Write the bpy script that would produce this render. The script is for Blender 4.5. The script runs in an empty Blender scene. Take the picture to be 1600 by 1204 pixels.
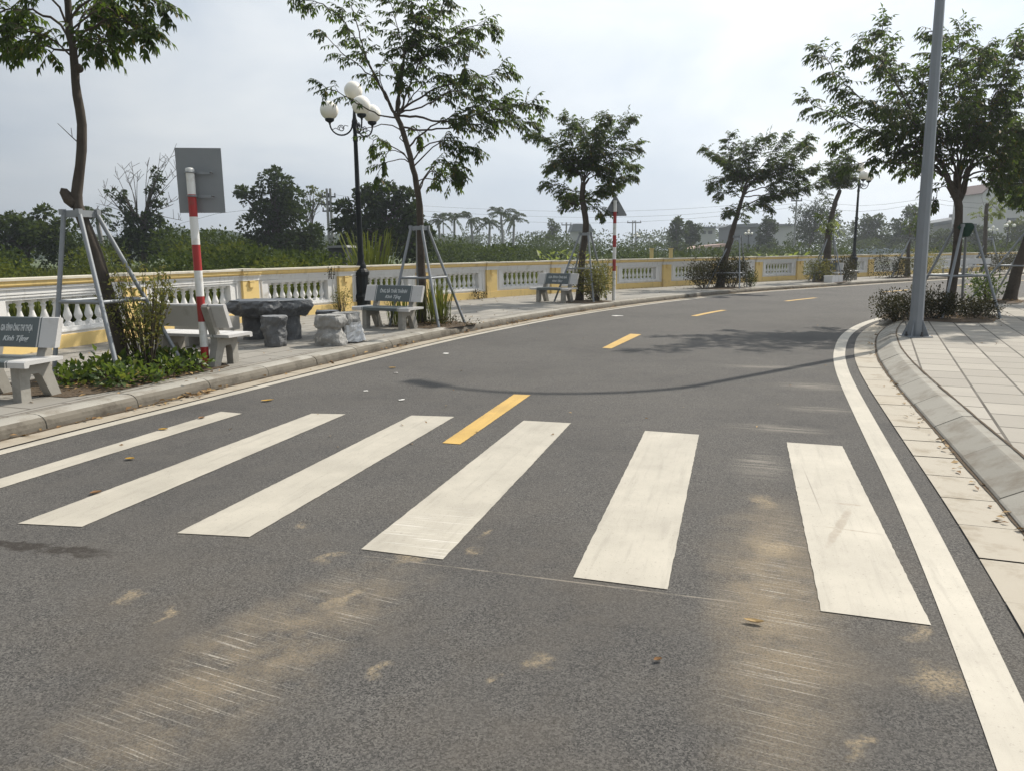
import bpy, bmesh, math, random
import numpy as np
from mathutils import Vector, Matrix

SC = bpy.context.scene
COL = SC.collection

# ------------------------------------------------------------------ camera
F_PX, PITCH, ROLL, EYE = 1165.0, math.atan((602 - 393.8) / 1165.0), 0.0095, 1.5
cam = bpy.data.cameras.new('camera'); cam_ob = bpy.data.objects.new('camera', cam); COL.objects.link(cam_ob)
cam.sensor_fit = 'HORIZONTAL'; cam.sensor_width = 36.0; cam.lens = F_PX / 1600 * 36
cam.clip_start = 0.05; cam.clip_end = 6000
_R0 = Vector((1, 0, 0)); _F = Vector((0, math.cos(PITCH), -math.sin(PITCH))); _U0 = Vector((0, math.sin(PITCH), math.cos(PITCH)))
_R = _R0 * math.cos(ROLL) - _U0 * math.sin(ROLL); _U = _R0 * math.sin(ROLL) + _U0 * math.cos(ROLL)
cam_ob.matrix_world = Matrix(((_R.x, _U.x, -_F.x, 0), (_R.y, _U.y, -_F.y, 0), (_R.z, _U.z, -_F.z, EYE), (0, 0, 0, 1)))
SC.camera = cam_ob

# ------------------------------------------------------------------ sky, sun, exposure
SUN_AZ, SUN_EL = math.atan2(0.777, 0.63), math.radians(46)
SUN_DIR = Vector((math.sin(SUN_AZ) * math.cos(SUN_EL), math.cos(SUN_AZ) * math.cos(SUN_EL), math.sin(SUN_EL)))
world = bpy.data.worlds.new('World'); SC.world = world; world.use_nodes = True
_n = world.node_tree.nodes; _l = world.node_tree.links
_bg = _n['Background']; _bg.inputs['Strength'].default_value = 0.089
_sky = _n.new('ShaderNodeTexSky'); _sky.sky_type = 'NISHITA'; _sky.sun_disc = False
_sky.sun_elevation = SUN_EL; _sky.sun_rotation = SUN_AZ; _sky.air_density = 1.0; _sky.dust_density = 4.0; _sky.ozone_density = 1.0
_tc = _n.new('ShaderNodeTexCoord')
_map = _n.new('ShaderNodeMapping'); _map.inputs['Scale'].default_value = (1.0, 1.0, 2.6)
_l.new(_tc.outputs['Generated'], _map.inputs['Vector'])
_ns = _n.new('ShaderNodeTexNoise'); _ns.inputs['Scale'].default_value = 2.2; _ns.inputs['Detail'].default_value = 7; _ns.inputs['Roughness'].default_value = 0.5
_ns.inputs['Distortion'].default_value = 0.4
_l.new(_map.outputs['Vector'], _ns.inputs['Vector'])
_rmp = _n.new('ShaderNodeValToRGB')
_rmp.color_ramp.elements[0].position = 0.38; _rmp.color_ramp.elements[0].color = (5.5, 6.15, 6.95, 1)
_rmp.color_ramp.elements[1].position = 0.64; _rmp.color_ramp.elements[1].color = (7.7, 8.05, 8.3, 1)
_l.new(_ns.outputs['Fac'], _rmp.inputs['Fac'])
# the veil of cloud is brighter round the sun
_dot = _n.new('ShaderNodeVectorMath'); _dot.operation = 'DOT_PRODUCT'; _dot.inputs[1].default_value = SUN_DIR
_l.new(_tc.outputs['Generated'], _dot.inputs[0])
_mr = _n.new('ShaderNodeMapRange'); _mr.inputs['From Min'].default_value = 0.05; _mr.inputs['From Max'].default_value = 1.0
_mr.inputs['To Min'].default_value = 0.82; _mr.inputs['To Max'].default_value = 1.75
_l.new(_dot.outputs['Value'], _mr.inputs['Value'])
_mul = _n.new('ShaderNodeVectorMath'); _mul.operation = 'SCALE'
_l.new(_rmp.outputs['Color'], _mul.inputs[0]); _l.new(_mr.outputs['Result'], _mul.inputs['Scale'])
_mix = _n.new('ShaderNodeMix'); _mix.data_type = 'RGBA'; _mix.inputs[0].default_value = 0.88
_l.new(_sky.outputs['Color'], _mix.inputs[6]); _l.new(_mul.outputs['Vector'], _mix.inputs[7])
_l.new(_mix.outputs[2], _bg.inputs['Color'])

sun = bpy.data.lights.new('sun', 'SUN'); sun.energy = 5.0; sun.angle = math.radians(0.7); sun.color = (1.0, 0.93, 0.82)
sun_ob = bpy.data.objects.new('sun', sun); COL.objects.link(sun_ob)
sun_ob.rotation_euler = SUN_DIR.to_track_quat('Z', 'Y').to_euler(); sun_ob.location = SUN_DIR * 300
SC.view_settings.view_transform = 'Standard'; SC.view_settings.look = 'None'
SC.view_settings.exposure = 0.16; SC.view_settings.gamma = 1.0; SC.view_settings.use_curve_mapping = False
SC.render.engine = 'CYCLES'
SC.cycles.use_denoising = True; SC.cycles.max_bounces = 6; SC.cycles.volume_bounces = 0; SC.cycles.transmission_bounces = 4
SC.cycles.sample_clamp_indirect = 8

# ------------------------------------------------------------------ layout: photograph pixel -> place in the world
def ray(px, py):
    x, y = (px - 800) / F_PX, -(py - 602) / F_PX
    return _R * x + _U * y + _F
def G(px, py, z=0.0):
    d = ray(px, py); t = (z - EYE) / d.z
    return Vector((d.x * t, d.y * t, z))
def P3(px, py, Y):
    d = ray(px, py); t = Y / d.y
    return Vector((d.x * t, Y, EYE + d.z * t))
SW = 0.13   # pavement height

# ------------------------------------------------------------------ mesh helpers
class MB:
    def __init__(self): self.v = []; self.f = []; self.m = []; self.s = []
    def add(self, vs, fs, mi=0, smooth=False):
        o = len(self.v); self.v += [tuple(q) for q in vs]
        for f in fs: self.f.append(tuple(o + i for i in f)); self.m.append(mi); self.s.append(smooth)
    def box(self, c, s, M=None, mi=0, bevel=0.0):
        x, y, z = s[0] / 2, s[1] / 2, s[2] / 2; c = Vector(c)
        if bevel <= 0:
            vs = [Vector((a * x, b * y, d * z)) for d in (-1, 1) for b in (-1, 1) for a in (-1, 1)]
            fs = [(0, 2, 3, 1), (4, 5, 7, 6), (0, 1, 5, 4), (2, 6, 7, 3), (0, 4, 6, 2), (1, 3, 7, 5)]
        else:
            bm = bmesh.new(); bmesh.ops.create_cube(bm, size=1)
            for v in bm.verts: v.co = Vector((v.co.x * s[0], v.co.y * s[1], v.co.z * s[2]))
            bmesh.ops.bevel(bm, geom=bm.edges[:], offset=bevel, segments=2, affect='EDGES', profile=0.5)
            bm.verts.index_update(); vs = [v.co.copy() for v in bm.verts]; fs = [tuple(v.index for v in f.verts) for f in bm.faces]; bm.free()
        vs = [(M @ v if M else v) + c for v in vs]
        self.add(vs, fs, mi)
    def tube(self, pts, rad, n=8, mi=0, cap=True, twist=0.0, smooth=True, jit=0.0, rng=None):
        pts = [Vector(p) for p in pts]; k = len(pts)
        if not hasattr(rad, '__len__'): rad = [rad] * k
        t0 = (pts[1] - pts[0]).normalized()
        a = t0.orthogonal().normalized() if abs(t0.z) < 0.9 else Vector((1, 0, 0))
        vs = []; prev = None
        for i, p in enumerate(pts):
            t = (pts[min(i + 1, k - 1)] - pts[max(i - 1, 0)]).normalized()
            a = (a - t * a.dot(t)); a = a.normalized() if a.length > 1e-6 else t.orthogonal().normalized()
            b = t.cross(a)
            for j in range(n):
                an = 2 * math.pi * j / n + twist
                r = rad[i] * (1 + (rng.uniform(-jit, jit) if rng else 0))
                vs.append(p + a * (math.cos(an) * r) + b * (math.sin(an) * r))
        fs = [(i * n + j, i * n + (j + 1) % n, (i + 1) * n + (j + 1) % n, (i + 1) * n + j) for i in range(k - 1) for j in range(n)]
        self.add(vs, fs, mi, smooth)
        if cap:
            self.add(vs[:n], [tuple(range(n - 1, -1, -1))], mi); self.add(vs[-n:], [tuple(range(n))], mi)
    def lathe(self, prof, c=(0, 0, 0), n=16, mi=0, smooth=True, M=None):
        c = Vector(c); vs = []
        for r, z in prof:
            for j in range(n):
                an = 2 * math.pi * j / n; v = Vector((math.cos(an) * r, math.sin(an) * r, z)); vs.append((M @ v if M else v) + c)
        k = len(prof)
        fs = [(i * n + j, i * n + (j + 1) % n, (i + 1) * n + (j + 1) % n, (i + 1) * n + j) for i in range(k - 1) for j in range(n)]
        self.add(vs, fs, mi, smooth)
        self.add(vs[:n], [tuple(range(n - 1, -1, -1))], mi); self.add(vs[-n:], [tuple(range(n))], mi)
    def prism(self, poly, fn, h0, h1, mi=0):
        """2-D outline (counter-clockwise) pushed from h0 to h1 through fn(x, y, h)"""
        n = len(poly); vs = [fn(x, y, h0) for x, y in poly] + [fn(x, y, h1) for x, y in poly]
        fs = [tuple(range(n - 1, -1, -1)), tuple(range(n, 2 * n))] + [(i, (i + 1) % n, n + (i + 1) % n, n + i) for i in range(n)]
        self.add(vs, fs, mi)
    def sphere(self, c, r, seg=20, rings=12, mi=0, sc=(1, 1, 1)):
        c = Vector(c); vs = []
        for i in range(1, rings):
            th = math.pi * i / rings
            for j in range(seg):
                an = 2 * math.pi * j / seg
                vs.append(c + Vector((math.sin(th) * math.cos(an) * r * sc[0], math.sin(th) * math.sin(an) * r * sc[1], math.cos(th) * r * sc[2])))
        a = len(vs); vs += [c + Vector((0, 0, r * sc[2])), c - Vector((0, 0, r * sc[2]))]
        fs = [(i * seg + j, (i + 1) * seg + j, (i + 1) * seg + (j + 1) % seg, i * seg + (j + 1) % seg) for i in range(rings - 2) for j in range(seg)]
        fs += [(a, j, (j + 1) % seg) for j in range(seg)] + [(a + 1, (rings - 2) * seg + (j + 1) % seg, (rings - 2) * seg + j) for j in range(seg)]
        self.add(vs, fs, mi, True)
    def mesh(self, name):
        me = bpy.data.meshes.new(name); me.from_pydata(self.v, [], self.f)
        me.polygons.foreach_set('material_index', self.m); me.polygons.foreach_set('use_smooth', self.s); me.update()
        return me

def obj(name, mb, mats, parent=None, world=False, loc=None, rot=None):
    """link ONE mesh object; world=True: vertices are world coordinates although the parent stands elsewhere"""
    me = mb.mesh(name) if isinstance(mb, MB) else mb
    if mats is not None:
        if len(me.materials): me.materials.clear()
        for m in (mats if isinstance(mats, (list, tuple)) else [mats]): me.materials.append(m)
    o = bpy.data.objects.new(name, me); COL.objects.link(o)
    if parent is not None:
        o.parent = parent
        if world:
            r = parent
            o.matrix_parent_inverse = (r.matrix_basis if r.parent is None else r.parent.matrix_basis @ r.matrix_parent_inverse @ r.matrix_basis).inverted()
    if loc is not None: o.location = loc
    if rot is not None: o.rotation_euler = rot
    return o
def tag(o, label, cat, group=None):
    o['label'] = label; o['category'] = cat
    if group: o['group'] = group
    return o
def thing(name, label, cat, loc=(0, 0, 0), rotz=0.0, group=None):
    o = bpy.data.objects.new(name, None); COL.objects.link(o); o.empty_display_size = 0.2
    o.location = loc; o.rotation_euler = (0, 0, rotz)
    return tag(o, label, cat, group)
def struct(name, mb, mats):
    o = obj(name, mb, mats); o['kind'] = 'structure'; return o
def stuff(name, me, mats, label, cat):
    o = obj(name, me, mats); o['kind'] = 'stuff'; return tag(o, label, cat)
def dup(root, loc, rotz, label, skip=()):
    r = root.copy(); COL.objects.link(r); r.location = loc; r.rotation_euler = (0, 0, rotz); r['label'] = label
    for ch in list(root.children):
        if ch.name.split('.')[0] in skip: continue
        c = ch.copy(); COL.objects.link(c); c.parent = r
        for g in ch.children:
            if g.name.split('.')[0] in skip: continue
            d = g.copy(); COL.objects.link(d); d.parent = c
    return r

def catmull(pts, step):
    pts = [Vector(p) for p in pts]; out = []
    for i in range(len(pts) - 1):
        p0 = pts[max(i - 1, 0)]; p1 = pts[i]; p2 = pts[i + 1]; p3 = pts[min(i + 2, len(pts) - 1)]
        n = max(2, int((p2 - p1).length / step))
        for k in range(n):
            t = k / n
            out.append(0.5 * ((2 * p1) + (p2 - p0) * t + (2 * p0 - 5 * p1 + 4 * p2 - p3) * t * t + (3 * p1 - p0 - 3 * p2 + p3) * t ** 3))
    out.append(pts[-1]); return out
class Path:
    """plan curve with arc length; at(s, o) = point at s metres along, o metres to the right"""
    def __init__(self, pts, step=0.1):
        p = catmull([(x, y, 0) for x, y in pts], step); self.p = np.array([(q.x, q.y) for q in p])
        # smooth the heading a little
        for _ in range(30): self.p[1:-1] = 0.25 * self.p[:-2] + 0.5 * self.p[1:-1] + 0.25 * self.p[2:]
        d = np.hypot(*np.diff(self.p, axis=0).T); self.s = np.concatenate([[0], np.cumsum(d)]); self.L = self.s[-1]
        t = np.gradient(self.p, axis=0); self.t = t / np.hypot(t[:, 0], t[:, 1])[:, None]
    def at(self, s, o=0.0, z=0.0):
        x = np.interp(s, self.s, self.p[:, 0]); y = np.interp(s, self.s, self.p[:, 1])
        tx = np.interp(s, self.s, self.t[:, 0]); ty = np.interp(s, self.s, self.t[:, 1]); l = math.hypot(tx, ty)
        return Vector((x + ty / l * o, y - tx / l * o, z))
    def dir(self, s):
        tx = np.interp(s, self.s, self.t[:, 0]); ty = np.interp(s, self.s, self.t[:, 1]); return math.atan2(ty, tx)

# ------------------------------------------------------------------ material helpers
class NT:
    def __init__(self, name):
        self.mat = bpy.data.materials.new(name); self.mat.use_nodes = True
        self.t = self.mat.node_tree; self.bsdf = self.t.nodes['Principled BSDF']; self.out = self.t.nodes['Material Output']
        self._tc = None
    def n(self, typ, **kw):
        nd = self.t.nodes.new(typ)
        for k, v in kw.items(): setattr(nd, k, v)
        return nd
    def link(self, a, b): self.t.links.new(a, b)
    def setin(self, sock, v):
        if hasattr(v, 'is_output'): self.link(v, sock)
        else: sock.default_value = v
    @property
    def co(self):
        if self._tc is None: self._tc = self.n('ShaderNodeTexCoord')
        return self._tc.outputs['Object']
    @property
    def uv(self):
        if self._tc is None: self._tc = self.n('ShaderNodeTexCoord')
        return self._tc.outputs['UV']
    def math(self, op, a, b=0.0, clamp=False):
        nd = self.n('ShaderNodeMath', operation=op, use_clamp=clamp); self.setin(nd.inputs[0], a); self.setin(nd.inputs[1], b); return nd.outputs[0]
    def mix(self, f, a, b, blend='MIX'):
        nd = self.n('ShaderNodeMix', data_type='RGBA', blend_type=blend)
        self.setin(nd.inputs[0], f)
        for i, v in ((6, a), (7, b)): self.setin(nd.inputs[i], v if hasattr(v, 'is_output') else (v[0], v[1], v[2], 1))
        return nd.outputs[2]
    def noise(self, co, scale, detail=4, rough=0.55, dist=0.0):
        nd = self.n('ShaderNodeTexNoise'); self.link(co, nd.inputs['Vector'])
        nd.inputs['Scale'].default_value = scale; nd.inputs['Detail'].default_value = detail; nd.inputs['Roughness'].default_value = rough; nd.inputs['Distortion'].default_value = dist
        return nd.outputs['Fac']
    def voro(self, co, scale, out='Color'):
        nd = self.n('ShaderNodeTexVoronoi'); self.link(co, nd.inputs['Vector']); nd.inputs['Scale'].default_value = scale; return nd.outputs[out]
    def rng(self, v, a, b, c=0.0, d=1.0, smooth=False):
        nd = self.n('ShaderNodeMapRange'); nd.interpolation_type = 'SMOOTHSTEP' if smooth else 'LINEAR'
        self.setin(nd.inputs[0], v)
        for i, x in enumerate((a, b, c, d)): nd.inputs[1 + i].default_value = x
        return nd.outputs[0]
    def mapping(self, co, loc=(0, 0, 0), rot=0.0, scale=(1, 1, 1), typ='TEXTURE'):
        nd = self.n('ShaderNodeMapping', vector_type=typ); self.link(co, nd.inputs['Vector'])
        nd.inputs['Location'].default_value = loc; nd.inputs['Rotation'].default_value = (0, 0, rot); nd.inputs['Scale'].default_value = scale
        return nd.outputs['Vector']
    def blob(self, co, x, y, rx, ry, rot=0.0, inner=0.2):
        m = self.mapping(co, (x, y, 0), rot, (rx, ry, 1e4))
        ln = self.n('ShaderNodeVectorMath', operation='LENGTH'); self.link(m, ln.inputs[0])
        return self.rng(ln.outputs['Value'], 1.0, inner, 0, 1, True)
    def warp(self, co, scale, amt):
        nd = self.n('ShaderNodeTexNoise'); self.link(co, nd.inputs['Vector']); nd.inputs['Scale'].default_value = scale; nd.inputs['Detail'].default_value = 5
        a = self.n('ShaderNodeVectorMath', operation='SUBTRACT'); self.link(nd.outputs['Color'], a.inputs[0]); a.inputs[1].default_value = (.5, .5, .5)
        b = self.n('ShaderNodeVectorMath', operation='SCALE'); self.link(a.outputs[0], b.inputs[0]); b.inputs['Scale'].default_value = amt
        d = self.n('ShaderNodeVectorMath', operation='ADD'); self.link(co, d.inputs[0]); self.link(b.outputs[0], d.inputs[1]); return d.outputs[0]
    def mx(self, *a):
        r = a[0]
        for b in a[1:]: r = self.math('MAXIMUM', r, b)
        return r
    def bump(self, h, strength=0.3, dist=0.01):
        nd = self.n('ShaderNodeBump'); self.link(h, nd.inputs['Height']); nd.inputs['Strength'].default_value = strength; nd.inputs['Distance'].default_value = dist
        self.link(nd.outputs['Normal'], self.bsdf.inputs['Normal'])
    def done(self, col, rough=0.8, metal=0.0, spec=0.3):
        self.setin(self.bsdf.inputs['Base Color'], col if hasattr(col, 'is_output') else (*col, 1)); self.setin(self.bsdf.inputs['Roughness'], rough)
        self.bsdf.inputs['Metallic'].default_value = metal; self.bsdf.inputs['Specular IOR Level'].default_value = spec
        return self.mat

def surf(name, a, b, scale=6.0, rough=0.8, bump=0.2, bscale=40, metal=0.0, spec=0.3, bdist=0.004, grime=None, gscale=1.5, glo=0.52, ghi=0.75, island=None, streak=None):
    t = NT(name); c = t.mix(t.noise(t.co, scale, 6), a, b)
    if island:
        gi = t.n('ShaderNodeNewGeometry'); c = t.mix(t.math('MULTIPLY', gi.outputs['Random Per Island'], 0.7), c, island)
    if grime: c = t.mix(t.rng(t.noise(t.co, gscale, 8, 0.65), glo, ghi), c, grime)
    if streak:
        sk = t.noise(t.mapping(t.co, (0, 0, 0), 0.0, (.07, .07, .9)), 1.0, 5, 0.6); c = t.mix(t.math('MULTIPLY', t.rng(sk, .54, .74, 0, .75), t.rng(t.noise(t.co, 1.1, 4), .38, .6)), c, streak)
    if bump: t.bump(t.noise(t.co, bscale, 5), bump, bdist)
    return t.done(c, rough, metal, spec)

def leafmat(name, dark, light, trans, tw=0.35, rough=0.55, odd=None, spec=0.25):
    t = NT(name); g = t.n('ShaderNodeNewGeometry'); r = g.outputs['Random Per Island']
    c = t.mix(r, dark, light)
    c = t.mix(t.rng(t.noise(t.co, 1.3, 3), 0.35, 0.7, 0, 0.6), c, tuple(x * 0.55 for x in dark))
    if odd: c = t.mix(t.rng(r, 0.93, 0.95), c, odd)
    t.done(c, rough, 0, spec)
    tr = t.n('ShaderNodeBsdfTranslucent'); tr.inputs['Color'].default_value = (*trans, 1)
    ms = t.n('ShaderNodeMixShader'); ms.inputs[0].default_value = tw
    t.link(t.bsdf.outputs[0], ms.inputs[1]); t.link(tr.outputs[0], ms.inputs[2]); t.link(ms.outputs[0], t.out.inputs['Surface'])
    return t.mat
# ------------------------------------------------------------------ materials
def m_asphalt():
    t = NT('asphalt'); co = t.co; wc = t.warp(co, 2.3, 0.55); wf = t.warp(co, 9, 0.22)
    cell = t.voro(co, 170); sep = t.n('ShaderNodeSeparateColor'); t.link(cell, sep.inputs[0])
    stone = t.math('ADD', t.math('MULTIPLY', sep.outputs[0], 0.45), t.math('MULTIPLY', t.noise(co, 420, 3, 0.7), 0.75))
    ramp = t.n('ShaderNodeValToRGB'); e = ramp.color_ramp.elements
    e[0].position = 0.22; e[0].color = (0.010, 0.010, 0.010, 1); e[1].position = 0.98; e[1].color = (0.185, 0.174, 0.160, 1)
    k = ramp.color_ramp.elements.new(0.5); k.color = (0.058, 0.056, 0.0535, 1)
    t.link(stone, ramp.inputs[0]); c = ramp.outputs[0]
    c = t.mix(t.rng(t.noise(co, 85, 3, 0.65), 0.43, 0.35, 0, 0.85), c, (0.010, 0.010, 0.010))
    c = t.mix(t.rng(t.noise(co, 190, 2, 0.6), 0.66, 0.72, 0, 0.6), c, (0.24, 0.225, 0.20))
    c = t.mix(t.rng(t.noise(co, 0.5, 5), 0.42, 0.68, 0.0, 0.45), c, (0.040, 0.039, 0.039))
    c = t.mix(t.rng(t.noise(co, 3.0, 6, 0.65), 0.42, 0.75, 0, 0.55), c, (0.098, 0.091, 0.082))
    c = t.mix(t.math('MULTIPLY', t.rng(t.noise(co, 0.9, 6, 0.65), 0.45, 0.7, 0, 0.5), t.blob(co, 0.0, 2.2, 4.5, 3.2, 0, 0.3)), c, (0.105, 0.090, 0.072))
    # wheel tracks of tan dust with brushed scratches across them
    A = t.blob(wc, 1.14, 3.05, 1.95, 0.38, math.radians(72), 0.0)
    B = t.blob(wc, -0.98, 2.6, 1.35, 0.42, math.radians(63), 0.0)
    D = t.mx(t.math('MULTIPLY', A, t.rng(t.noise(co, 5, 6, 0.6), 0.22, 0.52)),
             t.math('MULTIPLY', B, t.rng(t.noise(co, 6, 6, 0.65), 0.34, 0.66, 0, 0.9)))
    c = t.mix(t.math('MULTIPLY', D, t.rng(t.noise(co, 110, 4, 0.7), 0.34, 0.58, 0.22, 0.95)), c, (0.235, 0.188, 0.127))
    sc1 = t.noise(t.mapping(co, (0, 0, 0), math.radians(-25), (0.40, 0.0075, 1)), 1.0, 4, 0.6)
    S = t.math('MULTIPLY', t.math('MULTIPLY', t.math('MAXIMUM', A, B), t.rng(t.noise(co, 1.8, 3), 0.36, 0.5)), t.rng(sc1, 0.56, 0.65))
    c = t.mix(t.math('MULTIPLY', S, t.rng(t.noise(co, 90, 3), 0.35, 0.6, 0.2, 0.95)), c, (0.46, 0.43, 0.37))
    # single spills of sand
    spots = [(-0.93, 3.54, .13), (-0.52, 3.55, .17), (-0.2, 3.6, .09), (-0.16, 3.87, .1), (-0.48, 2.51, .09), (0.09, 2.54, .11), (-0.08, 2.44, .09),
             (-1.2, 3.99, .09), (-1.72, 3.13, .1), (-1.49, 2.97, .11), (1.52, 4.33, .22), (1.33, 3.6, .24), (1.05, 2.05, .12), (1.62, 2.75, .14), (1.5, 2.4, .2), (-0.75, 3.1, .14)]
    W = None
    for i, (x, y, r) in enumerate(spots):
        b = t.blob(wf, x, y, r * 0.9, r * (0.35 + 0.3 * ((i * 7) % 3) / 2), 0.6 + (i * 1.3) % 1.2, 0.0); W = b if W is None else t.mx(W, b)
    c = t.mix(t.math('MULTIPLY', W, t.rng(t.noise(co, 60, 6, 0.8), 0.40, 0.60, 0, 0.9)), c, (0.32, 0.255, 0.165))
    # pale scuffs near the kerb
    pale = t.mx(t.blob(co, 2.25, 6.2, .55, .22, -0.35, 0), t.blob(co, 3.35, 8.15, .6, .35, -0.3, 0), t.blob(co, 2.9, 6.95, .45, .2, -0.3, 0), t.blob(co, 1.75, 5.1, .25, .5, -0.3, 0), t.blob(co, 3.3, 9.6, .8, .2, -0.2, 0))
    st2 = t.noise(t.mapping(co, (0, 0, 0), math.radians(-20), (0.5, 0.05, 1)), 1.0, 5, 0.65)
    c = t.mix(t.math('MULTIPLY', pale, t.rng(st2, 0.40, 0.66, 0, 0.8)), c, (0.28, 0.255, 0.215))
    # dark brown elongated patch and the fine joint across the carriageway
    dark_patch = t.math('MULTIPLY', t.mx(t.blob(wf, -2.55, 3.72, .62, .055, -0.2, 0.5), t.blob(wf, -2.28, 3.62, .3, .05, -0.25, 0.4)), t.rng(t.noise(co, 14, 5), 0.28, 0.5))
    c = t.mix(t.math('MULTIPLY', dark_patch, 0.75), c, (0.022, 0.017, 0.013))
    jm = t.mapping(co, (0.15, 3.27, 0), math.radians(-17.5), (1, 1, 1)); sp = t.n('ShaderNodeSeparateXYZ'); t.link(jm, sp.inputs[0])
    wob = t.math('ADD', t.math('ABSOLUTE', sp.outputs[1], 0), t.math('MULTIPLY', t.noise(co, 20, 3), 0.008))
    ln = t.math('MULTIPLY', t.math('MULTIPLY', t.rng(t.noise(co, 6, 3), 0.35, 0.55, 0.2, 1), t.rng(wob, 0.007, 0.0105, 1, 0)) , t.rng(t.math('ABSOLUTE', sp.outputs[0], 0), 0.75, 1.1, 1, 0))
    c = t.mix(t.math('MULTIPLY', ln, 0.5), c, (0.33, 0.29, 0.235))
    h = t.math('ADD', t.math('MULTIPLY', stone, 1.0), t.math('MULTIPLY', t.noise(co, 45, 4), 0.8))
    t.bump(h, 0.55, 0.006)
    return t.done(c, 0.88, 0, 0.25)
def m_paint(name, col, worn, stain=False):
    t = NT(name); co = t.co
    c = t.mix(t.rng(t.noise(co, 2.2, 7, 0.65), 0.35, 0.72), col, tuple(x * 0.76 for x in col))
    c = t.mix(t.rng(t.noise(t.mapping(co, (0, 0, 0), math.radians(73), (0.7, 0.05, 1)), 1.0, 5, 0.6), 0.52, 0.72, 0, 0.5), c, tuple(x * 0.62 for x in col))
    c = t.mix(t.rng(t.noise(co, 70, 4, 0.7), 0.62, 0.68, 0, worn), c, (0.12, 0.11, 0.095))
    c = t.mix(t.rng(t.noise(co, 9, 7, 0.75), 0.63, 0.72, 0, worn), c, (0.24, 0.215, 0.18))
    if stain:
        A = t.blob(t.warp(co, 14, .03), 1.79, 3.89, .42, .032, math.radians(57), 0.5)
        B = t.blob(co, 1.99, 4.25, .10, .022, math.radians(-20), 0.5); D = t.blob(co, 1.83, 3.83, .20, .012, math.radians(-25), 0.4)
        E = t.blob(co, 1.90, 4.55, .65, .006, math.radians(75), 0.2)
        c = t.mix(t.math('MULTIPLY', t.mx(A, B, D), t.rng(t.noise(co, 22, 4), 0.3, 0.55, 0.1, 0.62)), c, (0.24, 0.20, 0.15))
        c = t.mix(t.math('MULTIPLY', E, 0.8), c, (0.2, 0.18, 0.15))
        s = t.math('MULTIPLY', t.blob(co, -0.42, 3.85, .42, .55, 0.3, 0.3), t.rng(t.noise(t.mapping(co, (0, 0, 0), math.radians(-15), (0.5, 0.012, 1)), 1.0, 4), 0.58, 0.66))
        c = t.mix(t.math('MULTIPLY', s, 0.7), c, (0.66, 0.64, 0.60))
    t.bump(t.noise(co, 160, 4), 0.25, 0.003)
    return t.done(c, 0.6, 0, 0.4)
def m_paving(name, rot, use_uv, bw, rh, a, b, mortar):
    t = NT(name); src = t.uv if use_uv else t.mapping(t.co, (5.61, 9.4, 0), rot, (1, 1, 1))
    br = t.n('ShaderNodeTexBrick'); br.offset = 0.5; br.squash = 1.0; t.link(src, br.inputs['Vector'])
    br.inputs['Scale'].default_value = 1; br.inputs['Brick Width'].default_value = bw; br.inputs['Row Height'].default_value = rh
    br.inputs['Mortar Size'].default_value = 0.013; br.inputs['Mortar Smooth'].default_value = 0.3
    br.inputs['Color1'].default_value = (*a, 1); br.inputs['Color2'].default_value = (*b, 1); br.inputs['Mortar'].default_value = (*mortar, 1); br.inputs['Bias'].default_value = -0.2
    co = t.co
    c = t.mix(t.rng(t.noise(co, 1.1, 7, 0.65), 0.35, 0.75, 0, 0.6), br.outputs['Color'], tuple(x * 0.72 for x in a))
    c = t.mix(t.rng(t.noise(co, 40, 4, 0.7), 0.6, 0.72, 0, 0.35), c, tuple(x * 0.55 for x in a))
    c = t.mix(t.rng(t.noise(co, 4.5, 7, 0.7), 0.6, 0.75, 0, 0.5), c, (0.26, 0.22, 0.16))
    h = t.math('ADD', t.math('MULTIPLY', br.outputs['Fac'], -1.0), t.math('MULTIPLY', t.noise(co, 55, 4), 0.25))
    t.bump(h, 0.5, 0.006)
    return t.done(c, 0.85, 0, 0.25)

M = {}
M['asphalt'] = m_asphalt()
M['white_paint'] = m_paint('road_paint_white', (0.42, 0.388, 0.325), 0.6, True)
M['yellow_paint'] = m_paint('road_paint_yellow', (0.52, 0.335, 0.09), 0.75)
M['pave_r'] = m_paving('paving_light', math.radians(64), False, 0.52, 0.40, (0.335, 0.312, 0.272), (0.255, 0.238, 0.208), (0.05, 0.043, 0.035))
M['pave_l'] = m_paving('paving_grey', 0, True, 0.60, 0.40, (0.275, 0.26, 0.23), (0.215, 0.205, 0.185), (0.08, 0.07, 0.06))
M['kerb'] = surf('kerb_concrete', (0.36, 0.345, 0.305), (0.27, 0.255, 0.225), 3.5, 0.9, 0.4, 60, grime=(0.15, 0.125, 0.095), gscale=3, glo=0.48, ghi=0.72, island=(0.20, 0.19, 0.165))
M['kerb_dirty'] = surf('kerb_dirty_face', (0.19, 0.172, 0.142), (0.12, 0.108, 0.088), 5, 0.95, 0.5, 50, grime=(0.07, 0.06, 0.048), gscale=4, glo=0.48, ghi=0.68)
M['gutter'] = surf('gutter_concrete', (0.385, 0.355, 0.30), (0.32, 0.29, 0.24), 4, 0.88, 0.3, 70, grime=(0.22, 0.185, 0.135), gscale=4, glo=0.52, ghi=0.75, island=(0.35, 0.31, 0.25))
M['gutter_dusty'] = surf('gutter_dusty', (0.36, 0.32, 0.255), (0.27, 0.235, 0.185), 4, 0.9, 0.3, 70, grime=(0.20, 0.16, 0.11), gscale=3, glo=0.5, ghi=0.7)
M['soil'] = surf('soil', (0.06, 0.043, 0.028), (0.105, 0.077, 0.05), 9, 0.95, 0.8, 30, bdist=0.03)
M['ground'] = surf('ground_grass', (0.09, 0.115, 0.04), (0.05, 0.07, 0.025), 0.2, 0.95, 0.5, 3, bdist=0.1)
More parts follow.
